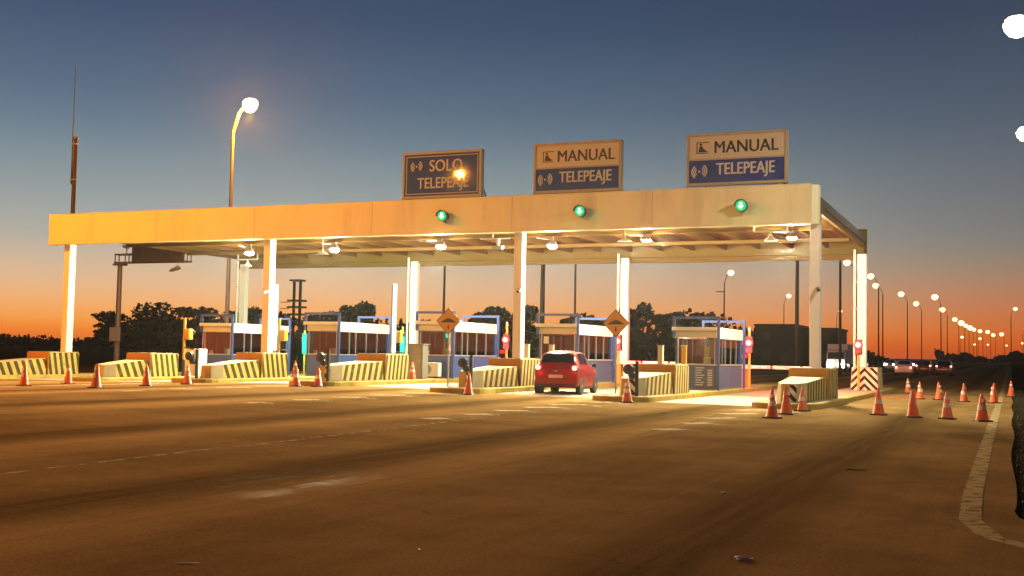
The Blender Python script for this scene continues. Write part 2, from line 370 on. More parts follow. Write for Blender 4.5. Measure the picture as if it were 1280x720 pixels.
# ------------------------------------------------------------------ ground and road
def gz(x, y):
    near = 1-min(1, max(0, (y-70)/60))
    k = .21*math.exp(-((x+23.5)/9)**2)*near
    t = max(0, y-60)
    return k + .0033*(t*t/(t+20) if t > 0 else 0)
def sheet(name, xs_fn, ys, material, dz, kind='structure'):
    mb = MB(); rows = []
    for y in ys:
        xs = xs_fn(y); rows.append(len(xs)); mb.v += [(x, y, gz(x, y)+dz) for x in xs]
    o = 0
    for a in range(len(ys)-1):
        n = rows[a]
        for i in range(n-1): mb.f.append((o+i, o+i+1, o+n+i+1, o+n+i))
        o += n
    ob = mb.build(name, material, None, smooth=True)
    return struct(ob, kind) if kind else ob
YS = [-40, -20, -8] + [v*.5-4 for v in range(0, 60)] + [26+v*2 for v in range(0, 40)] + [106+v*10 for v in range(12)] + [230, 300, 400, 550, 800, 1200, 1600, 2400]
YS = sorted(set(YS))
def ground_x(y):
    return [-2500, -1500, -600, -250, -120, -70] + [-46+v*1.0 for v in range(0, 47)] + [1.5, 4, 10, 30, 100, 400, 1500, 2500]
sheet('ground', ground_x, YS, 'verge', -.035)
def xr(y):           # right edge of the paving; it flares out to the right close to the camera
    if y > 12.6: return .02 + .03*math.sin(y*.55)
    t = max(0, min(1, (12.6-y)/3.6)); return .02 + 14*(t*t*t)*.5 + .25*t*t
def road_x(y):
    r = xr(y); return [-46 + (r+46)*i/60 for i in range(61)]
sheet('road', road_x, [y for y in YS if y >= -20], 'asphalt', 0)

def strip(name, pts, w, material, dz=.004, parent=None):
    """painted band along a ground polyline; the road's own paint"""
    mb = MB(); out = []
    fine = []
    for (a, b) in zip(pts, pts[1:]):
        n = max(1, int(math.dist(a, b)/1.0))
        for i in range(n): fine.append((a[0]+(b[0]-a[0])*i/n, a[1]+(b[1]-a[1])*i/n))
    fine.append(pts[-1])
    for i, p in enumerate(fine):
        a = fine[max(0, i-1)]; b = fine[min(len(fine)-1, i+1)]
        d = Vector((b[0]-a[0], b[1]-a[1])).normalized(); nx, ny = -d.y*w/2, d.x*w/2
        for sgn in (1, -1):
            x, y = p[0]+sgn*nx, p[1]+sgn*ny; mb.v.append((x, y, gz(x, y)+dz))
        if i: mb.f.append((2*i-2, 2*i-1, 2*i+1, 2*i))
    return struct(mb.build(name, material))
strip('edge_line', [(-.46, 260), (-.42, 90), (-.42, 30), (-.40, 14), (-.36, 11.6), (-.16, 10.5), (.45, 9.7), (1.6, 9.1), (4, 8.6)], .20, 'edge')
for x in (-3.2,):
    strip('lane_line', [(x, 10), (x, 60)], .05, 'faint')
for x, y0, y1 in ((-10.2, 5, 14), (-10.6, 14, 24), (-16.3, 8, 34), (-22.2, 10, 34), (-28.2, 12, 33)):
    strip('lane_line', [(x+.2, y0), (x-.3, y1)], .11, 'line' if x > -11 else 'faint')
for x in (-8.8, -14.6, -20.4): strip('lane_line', [(x, 62), (x, 300)], .12, 'faint')
# hatched noses ahead of the islands
ISL = [-40.3, -34.55, -28.8, -23.0, -17.3, -11.45, -6.2]
def gore(xc, y0, y1, n):
    for sgn in (1, -1):
        strip('gore_line', [(xc+.15*sgn, y0), (xc+.95*sgn, y1)], .12, 'faint')
    for i in range(n):
        t = (i+.8)/n; y = y0+(y1-y0)*t; w = .15+.8*t
        strip('gore_bar', [(xc-w, y-.7*w), (xc, y+.35), (xc+w, y-.7*w)][:2], .42, 'fresh')
        strip('gore_bar', [(xc, y+.35), (xc+w, y-.7*w)], .42, 'line')
gore(-11.35, 20.5, 34.2, 6); gore(-17.2, 22, 34.2, 5); gore(-23, 24, 34.2, 4); gore(-6.2, 20.5, 33.6, 5); gore(-28.8, 25, 34, 4)
# threshold strips across the lanes
for a, b in ((4, 5), (5, 6)):
    strip('stop_line', [(ISL[a]+1.1, 36.3), (ISL[b]-1.1, 36.3)], .22, 'fresh')
strip('stop_line', [(-22, 38.2), (-18.4, 38.2)], .2, 'fresh')
strip('stop_line', [(-10.4, 36.2), (-7.3, 35.4)], .14, 'fresh')

for k in range(6):
    a, b = ISL[k]+1.02, ISL[k+1]-1.02
    y0 = 36.6 if k != 5 else 35.6
    mbp = MB(); ny = 22
    for j in range(ny+1):
        y = y0+(57.5-y0)*j/ny
        for i in range(7):
            x = a+(b-a)*i/6; mbp.v.append((x, y, gz(x, y)+.006))
    for j in range(ny):
        for i in range(6): mbp.f.append((j*7+i, j*7+i+1, j*7+i+8, j*7+i+7))
    struct(mbp.build('concrete_pavement', 'pad'))
# verge grass along the right edge
mb = MB(); rg = random.Random(3)
for i in range(16000):
    y = 9.5+rg.random()**1.6*60; x = xr(y)+.03+abs(rg.gauss(0, .9))
    if x > 6: continue
    h = .025+rg.random()*.05; a = rg.random()*6.28; w = .006+.004*rg.random(); lx, ly = math.cos(a)*h*.5, math.sin(a)*h*.5
    z = gz(x, y)-.04
    mb.add([(x-w*math.sin(a), y+w*math.cos(a), z), (x+w*math.sin(a), y-w*math.cos(a), z), (x+lx, y+ly, z+h)], [(0, 1, 2)])
o = mb.build('verge_grass', 'grass'); struct(o, 'stuff'); tag(o, 'short dry grass on the dark verge at the right road edge', 'grass')

# ------------------------------------------------------------------ traffic islands and crash barriers
KH = .17
names_isl = ['far left', 'second from left', 'third from left', 'fourth from left', 'fifth from left', 'sixth from left', 'rightmost']
def island(i, xc, y0, y1, hw=1.0):
    z0 = gz(xc, 40)
    t = thing('traffic_island', ['yellow kerbed island at far left under the first front column', 'yellow kerbed island of the leftmost booth', 'yellow kerbed island of the second booth from left',
              'yellow kerbed island of the booth with the air conditioner', 'yellow kerbed island beside the red car, on its left', 'yellow kerbed island of the booth with the price list', 'yellow kerbed island at the right, beside the three cones'][i], 'island', (xc, y0, z0), 0, 'toll plaza islands')
    # kerb ring with rounded nose
    def ring(inset, n=10):
        w = hw-inset; pts = []
        for k in range(n+1):
            a = math.pi+math.pi*k/n; pts.append((xc+w*math.cos(a), y0+hw*.8+(hw*.8-inset)*math.sin(a)))
        for k in range(7): pts.append((xc+w, y0+hw+(y1-inset-y0-hw)*(k+1)/7))
        for k in range(7): pts.append((xc-w, y1-inset-(y1-inset-y0-hw)*k/7))
        return pts
    o_, i_ = ring(0), ring(.16); n = len(o_); mbk = MB()
    o2 = ring(.025)
    vs = [(x, y, gz(x, y)-.05) for x, y in o_] + [(x, y, z0+KH-.03) for x, y in o_] + [(x, y, z0+KH) for x, y in o2] + [(x, y, z0+KH) for x, y in i_] + [(x, y, z0+KH-.05) for x, y in i_]
    fs = []
    for r in range(4): fs += [(r*n+k, r*n+(k+1) % n, (r+1)*n+(k+1) % n, (r+1)*n+k) for k in range(n)]
    mbk.add(vs, fs).build('kerb', 'kerb', t)
    mbs = MB(); mbs.add([(x, y, z0+KH-.012) for x, y in i_], [tuple(range(n))]); mbs.build('slab', 'slab', t)
    return z0+KH
nose = [34.6, 35.6, 35.2, 34.6, 34.6, 34.7, 34.2]; rear = [56, 57, 57, 57, 57, 57.5, 58.5]
ZT = [island(i, ISL[i], nose[i], rear[i]) for i in range(7)]
bar_lab = ['striped wedge barrier at the far left, below the leftmost front column', 'striped wedge barrier with two cones before it, left of the leftmost booth', 'striped wedge barrier below the front column beside the white tube post, left',
           'striped wedge barrier in front of the grey cabinet and air conditioner', 'striped wedge barrier left of the red car, with a dark lamp at its nose', 'striped wedge barrier in front of the booth with the price list', 'striped wedge barrier at the right below the rightmost front column']
def barrier(i):
    xc = ISL[i]; z = ZT[i]-.012; left = i < 3
    t = thing('crash_barrier', bar_lab[i], 'barrier', (xc, 37.5, z), 0, 'striped crash barriers')
    y0, y1, y2 = (nose[i]+1.35, 39.2, 41.1)
    a, b = .46, .62
    h0, h1, hb = (.56, .74, 1.0)
    if left: h0 = .5
    # wedge body, nose chamfered
    pts = lambda w, zz, d: [(xc-w*.55, y0+d), (xc+w*.55, y0+d), (xc+w, y0+.5+d), (xc+b*w/a if w else xc, y1), (xc-b*w/a if w else xc, y1), (xc-w, y0+.5+d)]
    bot = pts(a, 0, 0); top = pts(a*.92, 0, .05)
    zt = lambda y: z+h0+(h1-h0)*(y-y0)/(y1-y0)
    mbw = MB(); n = 6
    mbw.add([(x, y, z) for x, y in bot] + [(x, y, zt(y)) for x, y in top], [tuple(range(n))[::-1], tuple(range(n, 2*n))] + [(k, (k+1) % n, n+(k+1) % n, n+k) for k in range(n)])
    w = mbw.build('wedge', 'conc', t, bevel=.015)
    # painted side faces, a coat of banded paint on each flank
    for sgn in (1, -1):
        p = [(xc+sgn*(a+.004), y0+.52, z+.01), (xc+sgn*(b+.004), y1, z+.01), (xc+sgn*(b*.92+.004), y1, zt(y1)-.012), (xc+sgn*(a*.92+.004), y0+.56, zt(y0+.56)-.012)]
        q = [(x-sgn*.02, y, zz) for x, y, zz in p]
        MB().add(p+q, [(0, 1, 2, 3), (4, 7, 6, 5), (0, 4, 5, 1), (1, 5, 6, 2), (2, 6, 7, 3), (3, 7, 4, 0)]).build('painted_flank', 'strL' if left else 'strR', t)
    # hazard plate on the nose
    for sgn in (1, -1):
        f = [(xc+sgn*.02, y0-.006, z+.03), (xc+sgn*a*.5, y0-.006, z+.03), (xc+sgn*a*.5, y0+.03, z+h0-.04), (xc+sgn*.02, y0+.03, z+h0-.04)]
        g2 = [(x, y+.012, zz) for x, y, zz in f]
        MB().add(f+g2, [(0, 1, 2, 3), (7, 6, 5, 4), (0, 4, 5, 1), (1, 5, 6, 2), (2, 6, 7, 3), (3, 7, 4, 0)]).build('nose_plate', 'yellow' if sgn < 0 or left else 'chev', t)
    # tall block behind
    w2 = .68
    MB().hexa([(xc-w2, y1+.06, z), (xc+w2, y1+.06, z), (xc+w2+.03, y2, z), (xc-w2-.03, y2, z), (xc-w2*.97, y1+.1, z+hb), (xc+w2*.97, y1+.1, z+hb), (xc+w2, y2, z+hb), (xc-w2, y2, z+hb)]).build('block', 'orange', t, bevel=.015)
    for sgn in (1, -1):
        p = [(xc+sgn*(w2+.005), y1+.09, z+.01), (xc+sgn*(w2+.035), y2-.01, z+.01), (xc+sgn*(w2+.006), y2-.01, z+hb-.012), (xc+sgn*(w2*.97+.005), y1+.12, z+hb-.012)]
        q = [(x-sgn*.02, y, zz) for x, y, zz in p]
        MB().add(p+q, [(0, 1, 2, 3), (4, 7, 6, 5), (0, 4, 5, 1), (1, 5, 6, 2), (2, 6, 7, 3), (3, 7, 4, 0)]).build('painted_flank', 'strNL' if left else 'strN', t)
    MB().box(xc-w2*.95, xc+w2*.95, y1+.13, y2-.02, z+hb+.001, z+hb+.03).build('cap', 'conc', t, bevel=.01)
for i in range(7): barrier(i)

# ------------------------------------------------------------------ canopy
ZB, ZTOP = 6.14, 7.50
XL, XR_ = -40.88, -6.02; YF = 40.2; YB = 54.7
cp = thing('toll_canopy', 'long cream canopy over the toll lanes on tall columns', 'canopy', (-23.4, 47, 0))
seams = [XL, -34.64, -29.39, -23.66, -17.5, -11.95, XR_]
for a, b in zip(seams, seams[1:]):
    last = b == XR_
    prof = [(YF, ZB), (YF, ZTOP), (YF+.22, ZTOP), (YF+.22, ZTOP-.04), (YF+.05, ZTOP-.06), (YF+.05, ZB+.03), (YF+.35, ZB+.03), (YF+.35, ZB)]
    mbp = MB().prism(prof, 'X', a+.010, b-.010-(.25 if last else 0))
    mbp.build('fascia_panel', 'cream', cp)
MB().box(XL-.03, XR_-.26, YF-.018, YF+.24, ZTOP+.001, ZTOP+.03).build('top_flashing', 'cream', cp)
MB().box(XL-.01, XR_-.26, YF-.012, YF-.001, ZB-.012, ZB+.05).build('drip_edge', 'cream', cp)
for a in seams[1:-1]: MB().box(a-.06, a+.06, YF+.052, YF+.06, ZB+.04, ZTOP-.07).build('seam_backing', 'dark', cp)
# folded corner at the right end and plain return at the left
mbc = MB()
cpts = [(XR_-.25, YF), (XR_-.05, YF+.12), (XR_, YF+.32)]
vs = []
for zz in (ZB, ZTOP):
    for (x, y) in cpts: vs.append((x, y, zz))
for zz in (ZB, ZTOP):
    for (x, y) in [(XR_-.25, YF+.05), (XR_-.09, YF+.15), (XR_-.05, YF+.32)]: vs.append((x, y, zz))
mbc.add(vs, [(0, 1, 4, 3), (1, 2, 5, 4), (6, 9, 10, 7), (7, 10, 11, 8), (2, 8, 11, 5), (0, 6, 7, 1), (1, 7, 8, 2), (3, 4, 10, 9), (4, 5, 11, 10), (0, 3, 9, 6)])
mbc.build('fascia_corner', 'cream', cp)
MB().box(XL-.02, XL+.05, YF+.06, YF+.6, ZB, ZTOP).build('fascia_end', 'cream', cp)
# rear fascia, its inner face shows under the roof
for a, b in zip(seams, seams[1:]):
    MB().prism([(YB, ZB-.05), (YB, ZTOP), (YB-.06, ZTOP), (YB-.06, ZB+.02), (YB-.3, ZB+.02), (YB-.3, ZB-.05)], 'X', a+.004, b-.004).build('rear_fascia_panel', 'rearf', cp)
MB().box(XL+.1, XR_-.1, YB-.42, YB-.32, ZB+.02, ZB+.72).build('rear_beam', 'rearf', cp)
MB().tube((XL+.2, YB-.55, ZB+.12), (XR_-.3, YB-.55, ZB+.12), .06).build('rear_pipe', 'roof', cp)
# roof sheeting (ribbed) and joists running along the lanes
nb = 22; step = (XR_-XL-.3)/nb
mbd = MB(); prof = []
x = XL+.06; k = 0
while x < XR_-.06:
    prof.append((x, 6.98 if k % 4 < 2 else 7.04)); x += .11; k += 1
nprof = len(prof); vs = [(x, YF+.3, z) for x, z in prof] + [(x, YB-.08, z) for x, z in prof]
mbd.add(vs, [(i, i+1, nprof+i+1, nprof+i) for i in range(nprof-1)])
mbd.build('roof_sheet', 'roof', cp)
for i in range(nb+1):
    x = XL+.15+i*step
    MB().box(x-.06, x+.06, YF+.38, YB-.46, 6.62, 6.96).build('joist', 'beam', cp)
MB().box(XR_-.07, XR_-.01, YF+.33, YB-.07, 6.84, 7.12).build('side_channel', 'steeld', cp)
MB().box(XL+.01, XL+.06, YF+.62, YB-.07, 6.70, 7.20).build('side_channel', 'beam', cp)
for yy in (45.1, 49.8):
    MB().box(XL+.2, XR_-.2, yy-.05, yy+.05, 6.46, 6.61).build('cross_beam', 'beam', cp)
FX = [-40.13, -29.0, -17.4, -6.22]; RX = [-40.14, -29.1, -17.4, -6.18]
for i, x in enumerate(FX):
    zb = ZT[i*2]-.03
    MB().box(x-.17, x+.17, 40.62, 41.02, zb, ZB+.04).build('column', 'colw', cp, bevel=.02)
    MB().box(x-.17, x+.17, 40.62, 41.02, ZB+.06, 6.97).build('column_head', 'beam', cp)
    MB().prism([(41.06, ZB+.03), (41.06, ZB+.6), (42.0, ZB+.6)], 'X', x-.03, x+.03).build('gusset', 'beam', cp)
for i, x in enumerate(RX):
    zb = ZT[i*2]-.03
    MB().box(x-.20, x+.20, 53.95, 54.28, zb, 6.3).build('column', 'colw', cp, bevel=.02)
    MB().tube((x-.3, 53.9, zb), (x-.3, 53.9, 6.5), .055).build('downpipe', 'colw', cp)
    for zz in (1.4, 2.6, 3.8, 5.0): MB().box(x-.36, x-.2, 53.84, 53.96, zz, zz+.04).build('pipe_clamp', 'steel', cp)
for i in (1, 2, 3):
    x = FX[i]
    c = thing('security_camera', ['small camera on the front column near the white tube post', 'small camera on the middle front column', 'small dark camera on the rightmost front column'][i-1], 'camera', (x+.17, 40.6, 3.9), 0, 'column cameras')
    MB().box(x+.05, x+.17, 40.5, 40.6, 3.86, 3.98).build('mount', 'steel', c)
    MB().tube((x+.11, 40.5, 3.9), (x+.2, 40.2, 3.84), .05).build('body', 'dark' if i > 1 else 'white', c)

# canopy lamps: bright floods hung under the joists
CL = [(-33.1, 45.0, 6.10, 'leftmost, hung from the pipe near the rear column'), (-28.4, 45.0, 6.17, 'second from left'), (-22.95, 45.0, 6.2, 'over the tube post lane'), (-17.7, 45.0, 6.12, 'right of the middle front column'), (-13.6, 45.0, 6.24, 'above the red car, fourth bay'), (-7.75, 45.0, 6.2, 'rightmost, beside the right front column')]
for k, (x, y, z, lb) in enumerate(CL):
    big = k in (0, 1, 2, 3)
    t = thing('canopy_floodlight', 'bright white floodlight under the canopy, ' + lb, 'floodlight', (x, y, z), 0, 'canopy floodlights')
    MB().box(x-.02, x+.02, y+.06, y+.1, z+.05, 6.62).build('stem', 'steel', t)
    MB().tube((x-.75, y+.08, 6.42), (x, y+.08, z+.18), .02, n=6).build('bracket', 'steel', t)
    MB().hexa([(x-.2, y-.18, z-.03), (x+.2, y-.18, z-.03), (x+.17, y+.12, z-.02), (x-.17, y+.12, z-.02), (x-.15, y-.1, z+.14), (x+.15, y-.1, z+.14), (x+.13, y+.1, z+.12), (x-.13, y+.1, z+.12)]).build('housing', 'steel', t)
    if big:
        MB().lathe([(.02, -.19), (.15, -.17), (.21, -.10), (.20, -.04)], (x, y-.02, z), 14).build('lens', 'em_led', t, smooth=True)
    else:
        MB().lathe([(.02, -.12), (.15, -.1), (.19, -.05), (.18, -.035)], (x, y-.02, z), 14).build('lens', 'em_led', t, smooth=True)
    light('POINT', (x, y-.05, z-.34), 2600, LED, t, .18)
    light('SPOT', (x, y-.1, z-.34), 10500, LED, t, .18, 125, (x-1, 27, 0), blend=1)
# pendant fixtures on trapeze pipes, not lit towards the camera
PF = [(-27.75, 43, 5.78, 0, 'flat grey fixture hung under canopy right of the second front column'), (-19.3, 43, 5.92, 1, 'white box fixture hung from a rail left of the middle front column'), (-13.85, 43, 6.05, 0, 'flat white fixture on a stem above the rear third column'), (-8.2, 43, 6.02, 2, 'white conical fixture hung from a trapeze pipe at the right end'), (-36.9, 50, 6.0, 2, 'unlit fixture hung from a pipe frame at the left rear')]
for x, y, z, kd, lb in PF:
    t = thing('pendant_fixture', lb, 'light fixture', (x, y, z), 0, 'unlit canopy fixtures')
    if kd == 2:
        MB().path([(x-.62, y, 6.62), (x-.62, y, z+.2), (x+.62, y, z+.2), (x+.62, y, 6.62)], .035).build('trapeze_pipe', 'white' if x > -20 else 'steel', t)
        MB().tube((x, y, z+.2), (x, y, z+.08), .025).build('stem', 'white', t)
        MB().lathe([(.06, .08), (.08, .0), (.24, -.13), (.24, -.17), (.05, -.17)], (x, y, z), 12).build('shade', 'white', t, smooth=True)
    elif kd == 1:
        MB().box(x-.8, x+.5, y-.02, y+.02, z+.26, z+.30).build('rail', 'white', t)
        MB().tube((x-.25, y, z+.3), (x-.25, y, 6.62), .02).build('stem', 'steel', t)
        MB().tube((x, y, z), (x, y, z+.26), .06).build('neck', 'white', t)
        MB().hexa([(x-.12, y-.34, z-.2), (x+.3, y-.3, z-.2), (x+.2, y+.1, z-.12), (x-.2, y+.1, z-.12), (x-.14, y-.3, z-.06), (x+.28, y-.28, z-.06), (x+.2, y+.12, z), (x-.2, y+.12, z)]).build('housing', 'white', t, bevel=.01)
    else:
        MB().tube((x, y, z), (x, y, 6.62), .025).build('stem', 'steel', t)
        MB().hexa([(x-.28, y-.2, z-.1), (x+.28, y-.2, z-.1), (x+.24, y+.15, z-.08), (x-.24, y+.15, z-.08), (x-.12, y-.1, z), (x+.12, y-.1, z), (x+.1, y+.08, z), (x-.1, y+.08, z)]).build('housing', 'white', t)

# ------------------------------------------------------------------ lane signs on the roof
def logo(t, cx, cz, r, y):
    for sgn in (-1, 1):
        for k, (ra, rb) in enumerate(((.98, .80), (.70, .55), (.45, .33))):
            mbx = MB(); n = 9; vs = []
            a0, a1 = (R(-58), R(58)) if sgn > 0 else (R(122), R(238))
            for i in range(n):
                a = a0+(a1-a0)*i/(n-1)
                for rr in (ra, rb): vs.append((cx+sgn*r*.12+rr*r*math.cos(a), y, cz+rr*r*math.sin(a)+sgn*r*.06))
            mbx.add(vs, [(2*i, 2*i+1, 2*i+3, 2*i+2) for i in range(n-1)]).build('emblem_arc', 'lettw', t)
    MB().lathe([(.16*r, 0), (.16*r, .002)], (cx, y, cz), 10, 'Y').build('emblem_dot', 'lettw', t)
def roof_sign(x0, x1, z0, z1, kind, label):
    y = 40.62; cx = (x0+x1)/2
    t = thing('lane_sign', label, 'sign', (cx, y, z0), 0, 'lane signs on the canopy')
    fw = .105
    MB().box(x0, x1, y, y+.22, z0, z1).build('cabinet', 'signframe', t, bevel=.015)
    for a, b, c, d in ((x0, x1, z1-fw, z1), (x0, x1, z0, z0+fw), (x0, x0+fw, z0+fw, z1-fw), (x1-fw, x1, z0+fw, z1-fw)):
        MB().box(a+.002, b-.002, y-.05, y-.001, c+.002, d-.002).build('frame_bar', 'signframe', t, bevel=.008)
    zi0, zi1 = z0+fw, z1-fw; xi0, xi1 = x0+fw, x1-fw
    if kind == 'solo':
        MB().box(xi0+.004, xi1-.004, y-.018, y-.002, zi0+.004, zi1-.004).build('panel', 'signblue', t)
        b = .03
        for a, bb, c, d in ((xi0+.06, xi1-.06, zi1-.1, zi1-.1+b), (xi0+.06, xi1-.06, zi0+.07, zi0+.07+b), (xi0+.06, xi0+.06+b, zi0+.1, zi1-.1), (xi1-.09, xi1-.06, zi0+.1, zi1-.1)):
            MB().box(a, bb, y-.0205, y-.0185, c, d).build('border_line', 'lettw', t)
        text_mb('SOLO', .66, cx+.18, zi1-.47, y-.0215, .86, .010).build('lettering', 'lettw', t)
        text_mb('TELEPEAJE', .62, cx+.06, zi0+.44, y-.0215, .80, .010).build('lettering', 'lettw', t)
        logo(t, xi0+.52, zi1-.47, .24, y-.0215)
    else:
        zm = (zi0+zi1)/2+.0
        MB().box(xi0+.004, xi1-.004, y-.018, y-.002, zm+.03, zi1-.004).build('panel', 'signwhite', t)
        MB().box(xi0+.004, xi1-.004, y-.018, y-.002, zi0+.004, zm-.03).build('panel', 'signblue', t)
        MB().box(xi0+.002, xi1-.002, y-.04, y-.003, zm-.028, zm+.028).build('divider', 'signframe', t)
        text_mb('MANUAL', .62, cx+.36, (zm+zi1)/2+.01, y-.0215, .90, .014).build('lettering', 'lettk', t)
        text_mb('TELEPEAJE', .60, cx+.33, (zm+zi0)/2, y-.0215, .76, .014).build('lettering', 'lettw', t)
        logo(t, xi0+.38, (zm+zi0)/2, .27, y-.0215)
        # pictogram: attendant in a booth
        px, pz = xi0+.27, (zm+zi1)/2-.2; yy = y-.0215
        for a, bb, c, d in ((px, px+.035, pz, pz+.42), (px, px+.46, pz+.39, pz+.42), (px, px+.44, pz, pz+.03)):
            MB().box(a, bb, yy, yy+.002, c, d).build('pictogram_line', 'lettk', t)
        MB().lathe([(.05, 0), (.05, .002)], (px+.16, yy, pz+.33), 10, 'Y').build('pictogram_head', 'lettk', t)
        MB().prism([(px+.07, pz+.05), (px+.27, pz+.05), (px+.42, pz+.06), (px+.26, pz+.17), (px+.22, pz+.27), (px+.11, pz+.27)], 'Y', yy, yy+.002).build('pictogram_body', 'lettk', t)
    for xx in (x1-.25, x0+.5):
        MB().tube((xx, y+.2, z0+.9), (xx-.05, y+1.8, 7.05), .035, n=6).build('back_stay', 'dark', t)
        MB().box(xx-.06, xx+.06, y+.02, y+.2, 7.06, z0).build('foot_post', 'steel', t)
roof_sign(-22.52, -19.0, 7.62, 9.50, 'solo', 'dark blue SOLO TELEPEAJE sign on the canopy roof, a lamp mirrored in it')
roof_sign(-16.8, -13.26, 7.62, 9.55, 'man', 'MANUAL over TELEPEAJE sign on the canopy roof, the middle sign')
roof_sign(-10.8, -7.16, 7.66, 9.56, 'man', 'MANUAL over TELEPEAJE sign at the right end of the canopy roof')
# green lane signals on the fascia
for x, lb in ((-20.34, 'green lane signal on the fascia below the SOLO sign'), (-14.63, 'green lane signal on the fascia below the middle sign'), (-8.64, 'green lane signal on the fascia below the right-hand sign')):
    t = thing('lane_signal', lb, 'signal light', (x, YF, 6.78), 0, 'green lane signals')
    MB().box(x-.05, x+.05, YF-.2, YF-.002, 6.55, 6.66).build('bracket', 'steel', t)
    MB().lathe([(.21, -.30), (.21, -.12), (.16, -.06)], (x, YF-.0, 6.80), 16, 'Y').build('housing', 'dark', t)
    MB().prism([(x-.21*math.cos(R(a)), 6.80+.21*math.sin(R(a))) for a in range(0, 181, 20)] + [(x+.23*math.cos(R(a)), 6.80+.23*math.sin(R(a))) for a in range(0, 181, 20)], 'Y', YF-.42, YF-.3).build('visor', 'dark', t)
    MB().lathe([(.19, -.315), (.16, -.335), (.06, -.345)], (x, YF, 6.80), 16, 'Y').build('lens', 'em_green', t, smooth=True)
    MB().prism([(x, 6.69), (x+.10, 6.79), (x+.045, 6.79), (x+.045, 6.91), (x-.045, 6.91), (x-.045, 6.79), (x-.10, 6.79)], 'Y', YF-.353, YF-.347).build('arrow', 'em_greenw', t)
    light('POINT', (x, YF-.55, 6.8), 5, (.05, 1, .4), t, .1)

